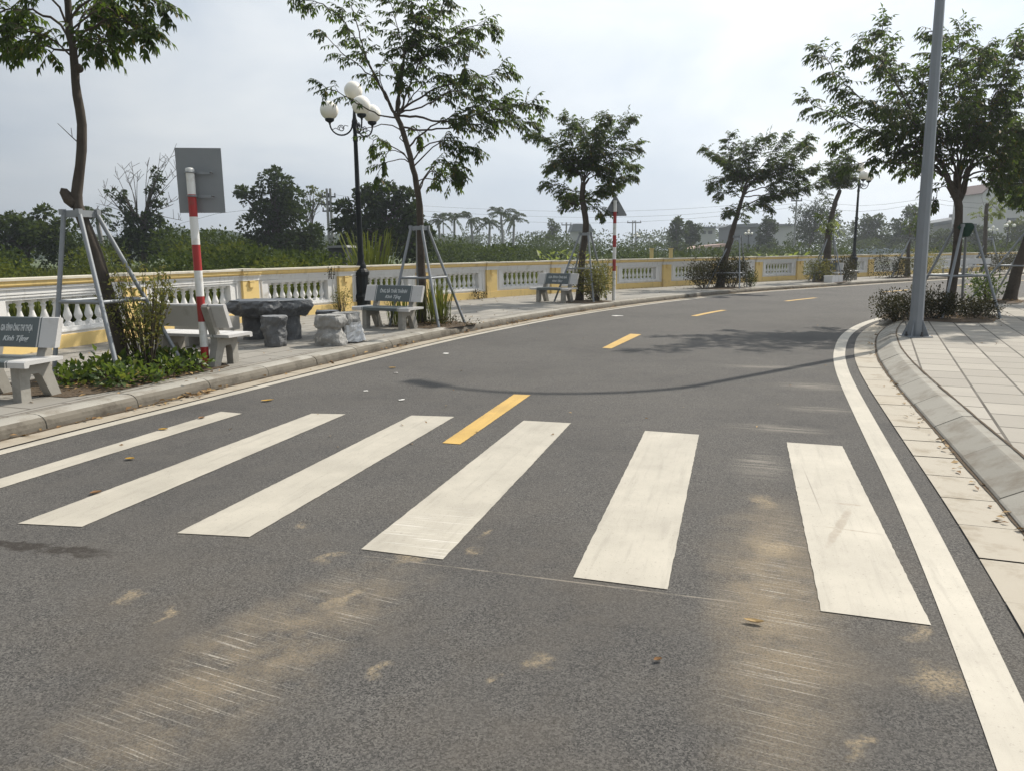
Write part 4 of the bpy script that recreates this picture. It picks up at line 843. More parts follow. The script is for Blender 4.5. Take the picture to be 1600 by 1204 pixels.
c, r = poly3([P3(1496, 316, 15.2), P3(1487, 300, 15.2), P3(1480, 280, 15.1), P3(1472, 255, 15.0)], .055, .03); mb.tube(c, r, 9); c, r = poly3([P3(1498, 316, 15.2), P3(1506, 300, 15.25), P3(1510, 280, 15.3), P3(1520, 250, 15.4)], .055, .03); mb.tube(c, r, 9); obj('fork', mb, M['bark'], wd, True)
L7 = [([(1625, 330), (1600, 285), (1580, 260), (1572, 250)], -.5, 1.6), ([(1628, 320), (1605, 250), (1590, 200), (1580, 175)], .5, 1.6), ([(1630, 310), (1640, 220), (1650, 120)], -.4, 1.4), ([(1632, 320), (1680, 250), (1720, 200)], .4, 1.4), ([(1632, 330), (1690, 300), (1730, 290)], -.5, 1.3)]
street_tree('leaning dark-trunked street tree cut by the right picture edge', [(1577, 470), (1585, 440), (1597, 400), (1610, 365), (1625, 330)], 19.4, (.155, .09), L7, 77, 0.12, 0.25, 1.1, extra=3)
L8 = [([(1541, 332), (1536, 315), (1534, 308)], .2, .0), ([(1541, 330), (1552, 312), (1560, 302)], -.2, .5), ([(1541, 335), (1552, 320), (1562, 312)], .3, .35), ([(1540, 350), (1546, 340), (1550, 336)], .2, .9), ([(1539, 345), (1530, 338), (1531, 332)], .2, .3), ([(1548, 318), (1556, 326), (1562, 332)], -.3, .7)]
street_tree('distant pruned street tree with almost no leaves in front of the gabled house', [(1537, 424), (1538, 390), (1540, 355), (1541, 332), (1543, 318)], 42.8, (.15, .09), L8, 88, 0.14, 0.3, .8, mat='leaf_young', bark='bark', tw=.4)
L9 = [([(1421, 372), (1424, 362), (1428, 350)], .2, .8), ([(1421, 372), (1430, 360), (1436, 352)], .1, .8), ([(1421, 372), (1432, 366), (1440, 362)], -.2, .8), ([(1421, 372), (1423, 350), (1432, 335)], -.2, .8)]
street_tree('small young tree standing mostly behind the grey street light pole', [(1418, 432), (1419, 400), (1421, 372)], 36.6, (.15, .05), L9, 99, 0.12, 0.3, .8, tw=.4)

support((-4.60, 8.70), .70, 1.86, math.radians(-64), 'steel prop frame round the tall pale-trunked tree, nearest the camera', 4, .86, lean=(-.31, .03), top_r=.16)
support((-1.62, 14.45), .76, 1.85, math.radians(-68), 'steel prop frame round the second tree, right of the ÔNG BÀ bench', 4, .90, lean=(-.12, .1))
support((1.95, 21.0), .82, 1.85, math.radians(-70), 'steel prop frame round the compact tree by the triangular sign', 4, .9, lean=(.12, 0))
support((7.9, 27.5), .85, 1.85, math.radians(-75), 'steel prop frame round the leaning tree in the flowering shrubs', 4, .55, lean=(.3, 0))
support((13.5, 32.3), .85, 1.85, math.radians(-60), 'steel prop frame round the ball-crowned tree', 4, .9, lean=(.1, 0))
support((8.95, 15.15), .85, 1.80, math.radians(-42), 'steel prop frame with dark green cloth tied round the big forked tree', 4, .82, lean=(.12, .05), cloth=True)
support((12.95, 19.4), 1.0, 1.85, math.radians(-100), 'steel prop frame round the leaning tree at the right picture edge', 4, .9, lean=(.45, 0))
support((26.95, 42.8), 1.05, 1.85, math.radians(-80), 'far steel prop frame round the pruned tree', 4, .9, lean=(.1, 0))
support((19.3, 36.6), 1.0, 1.85, math.radians(-70), 'far steel prop frame left of the grey street light pole', 4, .9, lean=(.1, 0))

L10 = [([(1745, 320), (1690, 260), (1640, 215), (1602, 195)], -.6, 1.8), ([(1745, 315), (1705, 230), (1670, 160), (1640, 110)], .7, 1.8), ([(1746, 310), (1740, 220), (1735, 130), (1725, 60)], -.8, 1.8), ([(1748, 312), (1790, 220), (1820, 140), (1840, 80)], .6, 1.8), ([(1750, 318), (1820, 260), (1880, 210), (1920, 190)], -.7, 1.8), ([(1750, 325), (1820, 300), (1880, 280), (1910, 275)], .8, 1.6), ([(1742, 325), (1690, 300), (1650, 285), (1622, 282)], .9, 1.6), ([(1747, 300), (1760, 200), (1780, 120)], 1.3, 1.8), ([(1747, 300), (1710, 210), (1690, 150)], -1.3, 1.8)]
street_tree('street tree just outside the right picture edge that shades the right pavement', [(1735, 484), (1738, 430), (1742, 370), (1746, 320)], 14.9, (.10, .06), L10, 110, 0.115, 0.28, .9, extra=4, tw=.32)
# ------------------------------------------------------------------ shrubs and ground cover beside the pavement
def bush(name, label, c, r, n, leaf, mat, seed, stems=14, cat='shrub', group=None, wd=.45, low=0.0, droop=0.0, twig='twig', flat=0.5, lobes=9):
    rn = random.Random(seed); t = thing(name, label, cat, (c[0], c[1], c[2] if len(c) > 2 else SW), 0, group); rx, ry, rz = r
    lob = []
    for k in range(lobes):
        a = rn.uniform(0, 6.28); q = rn.uniform(.25, .72); lob.append((math.cos(a) * rx * q, math.sin(a) * ry * q, rz * rn.uniform(.35, .68), rn.uniform(.32, .52)))
    P = []; A = []; N = []; Ls = []
    for i in range(n):
        lx, ly, lz, lr = lob[rn.randrange(lobes)]; v = rvec(rn); s = rn.random() ** .45
        p = Vector((lx + v.x * rx * lr * s, ly + v.y * ry * lr * s, max(.02 + low, lz + v.z * rz * lr * 1.15 * s)))
        if rn.random() < .05: p += v * rn.uniform(0, .25) * rx
        p.z = max(p.z, .02 + low)
        a = (v + rvec(rn) * .8 + Vector((0, 0, .35 - droop))).normalized(); P.append(p); A.append(a); N.append(Vector((0, 0, 1)) * flat + rvec(rn)); Ls.append(leaf * rn.uniform(.6, 1.25))
    obj('foliage', leaf_mesh('foliage', [tuple(p) for p in P], [tuple(a) for a in A], [tuple(q) for q in N], Ls, np.array(Ls) * wd), M[mat], t)
    if stems:
        m = MB()
        for k in range(stems):
            lx, ly, lz, lr = lob[k % lobes]; b = Vector((lx * .25 + rn.uniform(-.05, .05), ly * .25 + rn.uniform(-.05, .05), -.02)); e = Vector((lx + rn.uniform(-.3, .3) * rx, ly + rn.uniform(-.3, .3) * ry, lz + rn.uniform(.1, .5) * rz * lr * 2))
            m.tube([b, b.lerp(e, .5) + rvec(rn) * .05 * rx, e], [.010, .007, .003], 5, 0, False)
        obj('stems', m, M[twig], t)
    return t
def kerb_frame(px, py):
    q = G(px, py, SW); return q
soil((-4.55, 8.55), 1.55, 2.5, math.radians(-20), 1); soil((-1.55, 14.4), 1.5, 1.4, math.radians(-30), 2); soil((2.05, 20.6), 1.3, 1.3, math.radians(-40), 3); soil((7.7, 27.2), 1.9, 1.5, math.radians(40), 4); soil((13.4, 31.6), 1.6, 1.4, math.radians(40), 5)
soil((8.65, 15.1), 2.6, 2.0, math.radians(55), 6); soil((12.6, 19.15), 1.9, .9, math.radians(48), 7); soil((18.6, 35.6), 2.2, 1.3, math.radians(38), 8)
GC = 'low leafy plants in the first tree bed'
for i, (x, y, r, n, lf) in enumerate([(-4.75, 8.0, .42, 520, .085), (-4.15, 8.0, .42, 620, .085), (-4.55, 8.75, .45, 520, .09), (-3.92, 8.62, .36, 420, .085), (-4.25, 9.25, .40, 420, .095)]):
    bush('ground_cover_plant', ('broad-leaved ground cover left of the front prop leg in the first tree bed', 'glossy ground cover round the foot of the front prop leg in the first tree bed', 'dark green ground cover behind the trunk foot in the first tree bed', 'yellow-green ground cover nearest the striped sign post', 'tall dark ground cover in front of the plain grey bench')[i], (x, y), (r * 1.05, r * 1.05, .20 + .05 * (i == 2)), int(n * .62), lf, 'leaf_ground', 200 + i, 6, 'plant', GC, .62, flat=1.4)
t = thing('wispy_shrub', 'tall wispy yellow-green shrub of thin stems in the first tree bed', 'shrub', (-4.32, 8.75, SW)); rn = random.Random(71); m = MB(); P = []; A = []; N = []; Ls = []
for k in range(46):
    a = rn.uniform(0, 6.28); d = Vector((math.cos(a), math.sin(a), 0)); L = rn.uniform(.75, 1.25); e = d * rn.uniform(.12, .5) + Vector((0, 0, L)); mid = e * .5 + d * rn.uniform(-.06, .05); m.tube([Vector((0, 0, 0)) + d * .05, mid, e], [.007, .005, .002], 5, 0, False)
    for q in range(36):
        f = rn.uniform(.35, 1.02); p = mid.lerp(e, f * 2 - 1) if f > .5 else (d * .05).lerp(mid, f * 2); p = p + rvec(rn) * .045; P.append(tuple(p)); A.append(tuple(rvec(rn) * .7 + Vector((0, 0, .6)))); N.append(tuple(rvec(rn))); Ls.append(rn.uniform(.035, .075))
obj('stems', m, M['twig'], t); obj('foliage', leaf_mesh('foliage', P, A, N, Ls, np.array(Ls) * .4), M['leaf_shrub'], t)
def grass_clump(name, label, c, r, n, h, seed, mat='grass', group=None, w=.02, lean=.5):
    rn = random.Random(seed); t = thing(name, label, 'grass', c, 0, group); V = []; Fc = []
    for k in range(n):
        a = rn.uniform(0, 6.28); q = rn.random() ** .6; b = Vector((math.cos(a) * r * q, math.sin(a) * r * q, 0)); an = a + rn.uniform(-.6, .6); d = Vector((math.cos(an), math.sin(an), 0)); H = h * rn.uniform(.5, 1.1); s = Vector((-d.y, d.x, 0)) * w * rn.uniform(.6, 1.2); o = len(V); ln = lean * rn.uniform(.2, 1.1)
        p1 = b + Vector((0, 0, H * .5)) + d * H * ln * .18; p2 = b + Vector((0, 0, H * .88)) + d * H * ln * .55; p3 = b + Vector((0, 0, H * (.98 - .2 * ln))) + d * H * ln * .95
        V += [b - s * .6, b + s * .6, p1 - s, p1 + s, p2 - s * .7, p2 + s * .7, p3]; Fc += [(o, o + 1, o + 3, o + 2), (o + 2, o + 3, o + 5, o + 4), (o + 4, o + 5, o + 6)]
    mb = MB(); mb.add(V, Fc); obj('blades', mb, M[mat], t); return t
grass_clump('grass_clump', 'arching green grass tuft between the second tree and its right prop leg', (-1.42, 14.55, SW), .28, 130, .85, 301, group='grass tufts under the second tree', w=.010)
grass_clump('grass_clump', 'grass tuft seen through the legs of the ÔNG BÀ bench', (-2.05, 14.35, SW), .32, 130, .65, 302, group='grass tufts under the second tree', w=.010)
bush('low_weed', 'low brownish weeds on the soil at the kerb below the second tree', (-1.2, 14.15), (.5, .4, .16), 420, .05, 'leaf_dull', 303, 0, 'plant')
bush('shrub', 'rounded yellow-green bush beside the third bench at the triangular sign', (2.30, 20.55), (.80, .75, 1.12), 3000, .075, 'leaf_shrub', 304, 22)
bush('shrub', 'dark flowering shrub left of the leaning tree trunk', (7.0, 27.35), (.85, .75, 1.0), 3200, .075, 'leaf_dull', 305, 20, group='flowering shrubs under the leaning tree')
bush('shrub', 'pale flowering shrub right of the leaning tree trunk', (8.15, 27.75), (.95, .75, 1.1), 3400, .075, 'leaf_dull', 306, 22, group='flowering shrubs under the leaning tree')
bush('shrub', 'small dark round shrub at the right end of the flowering shrubs', (9.0, 28.2), (.38, .35, .55), 700, .065, 'leaf_bg', 307, 8)
bush('shrub', 'dark shrub left of the white planter box under the ball-crowned tree', (13.0, 31.75), (.7, .7, 1.0), 1600, .085, 'leaf_shrub', 308, 14)
bush('shrub', 'brownish shrub right of the white planter box under the ball-crowned tree', (14.3, 32.45), (.75, .7, 1.0), 1600, .08, 'leaf_dull', 309, 14)
pb = thing('planter_box', 'small white rectangular planter box at the kerb under the ball-crowned tree', 'planter', (13.35, 31.15, SW), math.radians(38)); m = MB()
m.box((0, -.17, .14), (.82, .03, .28)); m.box((0, .17, .14), (.82, .03, .28)); m.box((-.395, 0, .14), (.03, .31, .28)); m.box((.395, 0, .14), (.03, .31, .28)); m.box((0, -.188, .265), (.86, .012, .04)); m.box((0, .188, .265), (.86, .012, .04)); obj('box', m, M['white'], pb)
m = MB(); m.box((0, 0, .11), (.76, .31, .22)); obj('earth', m, M['soil'], pb)
GBR = 'brown-leaved shrubs round the big forked tree'
bush('shrub', 'brown-leaved shrub left of the street light pole, nearest the road', (7.42, 14.35), (.62, .58, .54), 2300, .055, 'leaf_dull', 310, 16, group=GBR)
bush('shrub', 'dense dark shrub just right of the street light pole', (8.25, 14.65), (.62, .58, .56), 2600, .055, 'leaf_dull', 311, 14, group=GBR)
bush('shrub', 'low brown shrub between the forked trunk and its right prop legs', (9.15, 14.8), (.55, .5, .40), 1500, .055, 'leaf_dull', 312, 10, group=GBR)
bush('low_weed', 'sparse dry weeds at the right prop feet of the big forked tree', (9.75, 15.5), (.55, .5, .28), 420, .05, 'leaf_dull', 313, 10, 'plant')
bush('shrub', 'small bright green shrub at the foot of the tree by the right picture edge', (12.25, 19.3), (.62, .5, .75), 620, .10, 'leaf_ground', 314, 10)
bush('shrub', 'dark shrub hedge left of the street light pole on the far pavement', (17.9, 35.2), (1.1, .8, 1.15), 1700, .09, 'leaf_dull', 315, 12, group='far pavement shrubs')
bush('shrub', 'pale shrub just right of the street light pole on the far pavement', (20.2, 36.9), (1.1, .8, 1.25), 1700, .09, 'leaf_shrub', 316, 12, group='far pavement shrubs')
bush('shrub', 'round dull shrub before the pruned tree on the far pavement', (26.6, 41.6), (1.0, .8, 1.2), 1300, .1, 'leaf_dull', 317, 12, group='far pavement shrubs')
bush('shrub', 'shrub at the far right of the far pavement behind the leaning dark trunk', (28.6, 42.8), (1.1, .8, 1.1), 1300, .1, 'leaf_dull', 318, 12, group='far pavement shrubs')
bush('climbing_weed', 'brown weed growing up the wall pillar left of the nearest globe lamp', (-4.02, 17.72), (.28, .2, .55), 330, .05, 'leaf_shrub', 319, 8, 'plant', twig='twig')
bush('climbing_weed', 'small weed at the wall foot right of the second tree', (-.9, 22.1), (.3, .2, .28), 220, .05, 'leaf_dull', 320, 6, 'plant')
bush('climbing_weed', 'sprig of weed hanging from the balusters above the stone table', (-4.1, 17.1, .95), (.12, .06, .26), 60, .05, 'leaf_dull', 321, 5, 'plant')
# ------------------------------------------------------------------ beyond the wall: trees, palms, scrub
def shell(rn, c, r, n, leaf, P, A, N, Ls, squash=.85, hang=.25):
    for i in range(n):
        v = rvec(rn)
        if v.z < -.55 and rn.random() < .7: v.z = -v.z
        s = 1 - .45 * rn.random() ** 2 + .10 * math.sin(5 * v.x + c.x) * math.cos(6 * v.z + c.z)
        p = c + Vector((v.x * r * s, v.y * r * s, v.z * r * s * squash))
        if p.z < .05: continue
        P.append(tuple(p)); A.append(tuple(v + rvec(rn) * .7 + Vector((0, 0, -hang)))); N.append(tuple(v * .7 + rvec(rn) * .8 + Vector((0, 0, .5)))); Ls.append(leaf * rn.uniform(.6, 1.3))
def far_tree(name, label, Y, blobs, n, leaf, mat, seed, trunk=None, tr=.18, group='trees beyond the wall', cat='tree', sub=5, wd=.6, deep=1.0, branches=()):
    """blobs: (px, py, radius px); each is broken into smaller clumps scattered in depth"""
    rn = random.Random(seed); k = Y / F_PX; b0 = P3(*(trunk or (blobs[0][0], 405)), Y); t = thing(name, label, cat, (b0.x, b0.y, -.06), 0, group)
    P = []; A = []; N = []; Ls = []; tot = sum(r * r for _, _, r in blobs); cen = []
    for x, y, r in blobs:
        c = P3(x, y, Y); R = r * k
        for q in range(sub):
            v = rvec(rn); cc = c + Vector((v.x * R * .62, v.y * R * .8 * deep, v.z * R * .55)); rr = R * rn.uniform(.38, .62); cen.append(cc)
            shell(rn, cc, rr, int(n * r * r / tot / sub), leaf, P, A, N, Ls)
    obj('crown', leaf_mesh('crown', P, A, N, Ls, np.array(Ls) * wd), M[mat], t, True)
    m = MB(); base = Vector((b0.x, b0.y, -.06)); top = sum(cen, Vector()) / len(cen); m.tube([base, base.lerp(top, .5) + rvec(rn) * .2, top], [tr, tr * .8, tr * .4], 8)
    for cc in cen[::2]: s = base.lerp(top, rn.uniform(.45, .95)); m.tube([s, s.lerp(cc, .5) + Vector((0, 0, .15)), cc], [tr * .35, tr * .2, .02], 5, 0, False)
    for pts, r0 in branches: c, r = poly3([P3(x, y, Y + dy) for x, y, dy in pts], r0, .012, .4); m.tube(c, r, 5, 0, False)
    obj('trunk', m, M['bark'], t, True)
    return t
far_tree('broadleaf_tree', 'bushy sunlit tree at the left picture edge behind the wall', 52, [(30, 385, 45), (75, 375, 42), (50, 355, 34), (100, 370, 26), (10, 365, 24), (70, 340, 20), (28, 348, 18), (98, 350, 16), (-30, 380, 40), (5, 400, 30), (90, 400, 34)], 6500, .30, 'leaf_bg', 401)
BR = []; rn = random.Random(5)
for tip in [(272, 236), (262, 245), (250, 248), (240, 262), (275, 275), (278, 262), (205, 252), (190, 258), (180, 268), (196, 275), (215, 268), (160, 292), (155, 305), (172, 290), (150, 318), (145, 330), (270, 320), (278, 312), (260, 296), (232, 250), (285, 345)]:
    s = (228, 330, 0) if tip[0] > 225 else (215, 345, 0); mx = s[0] + (tip[0] - s[0]) * .45 + rn.uniform(-4, 4); my = s[1] + (tip[1] - s[1]) * .55 + rn.uniform(-3, 3); dz = rn.uniform(-2.5, 2.5)
    BR.append(([s, (mx, my, dz * .5), (*tip, dz)], .035))
    for q in range(4): f = rn.uniform(.4, .95); ax, ay = mx + (tip[0] - mx) * f, my + (tip[1] - my) * f; BR.append(([(ax, ay, dz * f), (ax + rn.uniform(-12, 12), ay - rn.uniform(4, 16), dz)], .016))
ivy = far_tree('bare_tree', 'half-bare tree smothered in creeper, its leafless twigs spreading above', 54, [(225, 385, 34), (205, 365, 24), (240, 350, 18), (245, 315, 11), (240, 298, 11), (248, 282, 9), (246, 268, 6), (195, 318, 9), (188, 305, 9), (203, 335, 12), (170, 302, 5), (230, 368, 26), (255, 362, 16), (255, 385, 22), (195, 395, 24)], 5200, .26, 'leaf_bg_dark', 402, (222, 405), .25, branches=BR)
far_tree('broadleaf_tree', 'tall dark broad tree with a rounded top, between sign plate and lamp', 58, [(428, 290, 22), (445, 300, 24), (405, 312, 22), (385, 300, 14), (460, 318, 24), (425, 330, 34), (450, 350, 36), (410, 362, 34), (475, 362, 26), (440, 385, 44), (488, 385, 24), (400, 395, 26), (430, 272, 10), (374, 305, 8)], 9500, .30, 'leaf_bg_dark', 403, (430, 405), .35)
far_tree('broadleaf_tree', 'wide dark spreading tree behind the nearest globe lamp post', 50, [(570, 312, 18), (600, 305, 20), (630, 315, 22), (545, 330, 20), (585, 335, 32), (625, 345, 34), (650, 335, 20), (545, 355, 24), (530, 350, 14), (590, 370, 36), (640, 380, 34), (555, 385, 26), (575, 296, 8), (610, 292, 8), (665, 360, 18), (660, 390, 22)], 9500, .30, 'leaf_bg_dark', 404, (600, 405), .32)
BR = []
for tip in [(470, 300), (480, 294), (492, 296), (503, 300), (508, 310), (498, 320), (486, 308), (476, 312), (500, 330)]: BR.append(([(478, 350, 0), ((478 + tip[0]) / 2 + 2, (350 + tip[1]) / 2 - 3, .5), (*tip, 1)], .035))
far_tree('broadleaf_tree', 'sparse pale tree left of the utility pole with crossarms', 75, [(485, 300, 10), (498, 305, 9), (476, 306, 8), (503, 318, 7), (490, 318, 8), (482, 330, 7)], 420, .28, 'leaf_bg_light', 405, (480, 400), .14, branches=BR)
far_tree('conical_tree', 'small conical distant tree on the skyline right of the palms', 150, [(863, 352, 7), (866, 360, 9), (862, 368, 9), (860, 346, 4)], 700, .5, 'leaf_bg', 406)
far_tree('broadleaf_tree', 'skyline tree with open clumped crown right of the twin utility poles', 110, [(1055, 352, 9), (1062, 348, 8), (1050, 362, 10), (1066, 362, 10), (1058, 375, 13), (1060, 392, 12)], 1500, .42, 'leaf_bg', 407)
far_tree('broadleaf_tree', 'dark skyline tree just left of the leaning street tree', 112, [(1080, 352, 8), (1086, 362, 10), (1076, 365, 9), (1084, 378, 13), (1090, 390, 12)], 1500, .42, 'leaf_bg_dark', 408)
far_tree('broadleaf_tree', 'dark narrow tree left of the bamboo, in front of grey roofs', 112, [(1203, 345, 9), (1196, 353, 9), (1209, 355, 10), (1200, 368, 14), (1203, 385, 17), (1192, 375, 10)], 2000, .42, 'leaf_bg_dark', 409)
far_tree('bamboo_clump', 'tall rounded bamboo clump behind the ball-crowned tree', 105, [(1262, 330, 15), (1285, 327, 16), (1272, 345, 22), (1250, 345, 14), (1295, 345, 16), (1265, 370, 26), (1290, 372, 24), (1248, 372, 16), (1305, 335, 9), (1243, 328, 8), (1312, 350, 9), (1275, 318, 7)], 4800, .40, 'leaf_bg_dark', 410, wd=.3)
far_tree('broadleaf_tree', 'pale round tree right of the second black globe lamp', 118, [(1358, 345, 16), (1345, 350, 13), (1372, 350, 13), (1360, 362, 22), (1340, 372, 18), (1378, 372, 18), (1360, 385, 22)], 3000, .42, 'leaf_bg', 411)
far_tree('broadleaf_tree', 'dark far tree immediately left of the grey street light pole', 112, [(1420, 340, 16), (1432, 330, 12), (1405, 355, 15), (1438, 352, 18), (1420, 370, 22), (1400, 380, 18), (1440, 378, 22)], 3200, .42, 'leaf_bg_dark', 412)
far_tree('broadleaf_tree', 'dull green far tree between street light and the forked trunk', 105, [(1462, 375, 16), (1475, 368, 14), (1455, 388, 14), (1480, 388, 16)], 1500, .40, 'leaf_bg', 413)
far_tree('broadleaf_tree', 'green far tree below the long grey building', 100, [(1515, 372, 16), (1530, 365, 13), (1510, 388, 16), (1535, 385, 15), (1550, 375, 12)], 1800, .40, 'leaf_bg', 414)
far_tree('broadleaf_tree', 'yellowish far tree below the gabled house at the right edge', 95, [(1590, 358, 14), (1604, 352, 14), (1580, 372, 14), (1600, 378, 20), (1625, 362, 20), (1565, 388, 14)], 2200, .38, 'leaf_bg_light', 415)
def palm(x, y, Y, r, seed, label, lean=0):
    rn = random.Random(seed); c = P3(x, y, Y); t = thing('palm_tree', label, 'palm', (c.x + lean, c.y, -.06), 0, 'royal palms on the skyline'); m = MB(); b = Vector((c.x + lean, c.y, -.06))
    m.tube([b, b.lerp(c, .5) + Vector((.05, 0, 0)), c + Vector((0, 0, -.9)), c], [.26, .20, .17, .10], 8); obj('trunk', m, M['pole_conc'], t, True); P = []; A = []; N = []; Ls = []
    for k in range(13):
        a = 6.28 * k / 13 + rn.uniform(-.2, .2); d = Vector((math.cos(a), math.sin(a), 0)); el = rn.uniform(-.3, 1.35); pts = []; R = r * rn.uniform(.8, 1.1)
        for q in range(13):
            f = q / 12; pts.append(c + d * (R * math.cos(el * (1 - .2 * f)) * f) + Vector((0, 0, R * (math.sin(el) * f - .52 * f * f))))
        for p, p2 in zip(pts[1:], pts[2:] + [pts[-1] * 2 - pts[-2]]):
            dr = (p2 - p).normalized(); s = dr.cross(Vector((0, 0, 1))); s = s.normalized() if s.length > .05 else Vector((1, 0, 0))
            for sg in (-1, 1, -1, 1): P.append(tuple(p + rvec(rn) * .08)); A.append(tuple(dr * .7 + s * sg * .7 + Vector((0, 0, -.6)))); N.append(tuple(Vector((0, 0, 1)) + rvec(rn) * .4)); Ls.append(R * .24 * rn.uniform(.8, 1.1))
    obj('fronds', leaf_mesh('fronds', P, A, N, Ls, np.array(Ls) * .26), M['leaf_bg'], t, True)
for i, (x, y, Y, r, lab) in enumerate([(685, 343, 120, 2.3, 'leftmost of the six skyline palms, just right of the second street tree trunk'), (710, 341, 118, 2.4, 'second skyline palm from the left, of the six in a row'), (736, 342, 116, 2.5, 'third skyline palm from the left, of the six in a row'), (765, 347, 118, 2.3, 'fourth skyline palm from the left, lower than its neighbours'), (783, 334, 112, 2.5, 'tallest of the six skyline palms, fifth from the left'), (803, 342, 116, 2.3, 'rightmost of the six skyline palms in a row'), (152, 338, 60, 1.7, 'lone small palm behind the first prop frame at the left')]): palm(x, y, Y, r, 500 + i, lab, 0.3 * (-1) ** i)
def mass(name, label, cat, seed, spans, leaf, mat, per, rr, sq=.8):
    """spans: (px0, px1, y top at px0, y top at px1, near Y, far Y, count): a thicket of many overlapping clumps"""
    rn = random.Random(seed); P = []; A = []; N = []; Ls = []
    for x0, x1, ya, yb, Y0, Y1, cnt in spans:
        for i in range(cnt):
            f = rn.random(); Y = rn.uniform(Y0, Y1); x = x0 + (x1 - x0) * f; top = P3(x, ya + (yb - ya) * f, (Y0 + Y1) / 2).z; q = P3(x, 400, Y); r = rn.uniform(*rr); zc = max(.2, (top - r * sq) * rn.uniform(.25, 1.0) ** .6)
            shell(rn, Vector((q.x, q.y, zc)), r, per, leaf, P, A, N, Ls, sq)
    return stuff(name, leaf_mesh(name, P, A, N, Ls, np.array(Ls) * .62), M[mat], label, cat)
mass('scrub', 'tangled green scrub behind the wall from the left edge to the globe lamp', 'scrub', 601, [(-120, 20, 388, 385, 34, 50, 34), (100, 200, 372, 365, 48, 62, 26), (250, 380, 352, 362, 44, 62, 60), (255, 390, 385, 385, 30, 42, 36), (380, 560, 385, 390, 30, 46, 50), (480, 560, 372, 375, 45, 60, 20)], .24, 'leaf_bg', 70, (.8, 1.6))
mass('scrub', 'paler sunlit scrub patches behind the wall at the left', 'scrub', 602, [(-60, 40, 400, 400, 26, 36, 16), (100, 180, 386, 380, 34, 44, 12), (270, 380, 372, 378, 34, 44, 22), (410, 470, 398, 396, 26, 32, 12), (490, 520, 402, 400, 26, 30, 6)], .17, 'leaf_bg_light', 80, (.5, 1.0))
mass('scrub', 'thick scrub below the row of palms', 'scrub', 603, [(640, 720, 372, 374, 60, 85, 46), (700, 790, 378, 382, 55, 85, 56), (780, 880, 384, 385, 60, 90, 56), (820, 880, 366, 362, 95, 120, 30), (870, 1000, 378, 376, 85, 120, 50)], .30, 'leaf_bg', 70, (1.0, 2.0))
mass('scrub', 'low scrub and bank beyond the wall in the middle and right', 'scrub', 604, [(930, 1130, 395, 393, 55, 92, 60), (1000, 1250, 378, 378, 100, 125, 70), (1120, 1330, 394, 393, 60, 92, 46), (1230, 1460, 376, 372, 105, 130, 80), (1440, 1640, 392, 391, 60, 76, 34), (1440, 1640, 374, 372, 100, 120, 50)], .34, 'leaf_bg', 64, (1.1, 2.2))
mass('far_woods', 'hazy belt of far trees along the skyline', 'woods', 605, [(-500, 200, 372, 368, 180, 230, 80), (200, 700, 366, 366, 190, 240, 80), (640, 1100, 364, 360, 200, 260, 110), (1060, 1500, 352, 352, 210, 270, 130), (1440, 2000, 362, 350, 180, 240, 90)], .8, 'leaf_bg', 60, (2.5, 5.0))
rn = random.Random(61); P = []; A = []; N = []; Ls = []
for i in range(26000):
    Y = 16 + 44 * rn.random() ** 1.3; x = rn.uniform(-260, 1250) if rn.random() < .75 else rn.uniform(-260, 420); q = P3(x, 405, Y)
    # only beyond the wall
    k = min(range(len(PIL)), key=lambda j: (PIL[j][0] - q.x) ** 2 + (PIL[j][1] - q.y) ** 2); a = Vector(PIL[max(k - 1, 0)]); b = Vector(PIL[min(k + 1, len(PIL) - 1)]); u = (b - a).normalized()
    if (q.x - PIL[k][0]) * u.y - (q.y - PIL[k][1]) * u.x > -.6: continue
    P.append((q.x, q.y, -.06)); A.append((rn.uniform(-.3, .3), rn.uniform(-.3, .3), 1)); N.append((rn.uniform(-1, 1), rn.uniform(-1, 1), .1)); Ls.append(rn.uniform(.35, 1.05))
stuff('field_grass', leaf_mesh('field_grass', P, A, N, Ls, .06), M['grass'], 'rough tall grass growing behind the wall', 'grass')
grass_clump('reed_clump', 'tall pale reeds right behind the wall beside the nearest globe lamp', (*P3(578, 405, 25).xy, -.06), .62, 120, 2.45, 322, 'grass', None, .028, .55)
def broad_plant(name, label, px, py, Y, w, h, n, seed):
    rn = random.Random(seed); c = P3(px, py, Y); t = thing(name, label, 'plant', (c.x, c.y, -.06)); P = []; A = []; N = []; Ls = []; m = MB()
    for k in range(n):
        b = Vector((c.x + rn.uniform(-w, w), c.y + rn.uniform(-w, w) * .6, 0)); z = rn.uniform(.35, 1) * h; a = rn.uniform(0, 6.28); d = Vector((math.cos(a), math.sin(a), rn.uniform(.1, .9))); P.append((b.x, b.y, z * .75)); A.append(tuple(d)); N.append(tuple(Vector((0, 0, 1)) + rvec(rn) * .6)); Ls.append(rn.uniform(.35, .7)); m.tube([b, b + Vector((0, 0, z * .75))], .02, 4)
    obj('stems', m, M['leaf_bg'], t, True); obj('foliage', leaf_mesh('foliage', P, A, N, Ls, np.array(Ls) * .38), M['leaf_young'], t, True)
broad_plant('banana_plant', 'patch of broad light-green leaves behind the wall left of the compact tree', 880, 405, 44, 1.5, 1.9, 70, 701)
broad_plant('broad_leaf_plant', 'single patch of shiny broad leaves behind the wall right of the leaning tree', 1215, 402, 46, 1.5, 1.5, 70, 702)

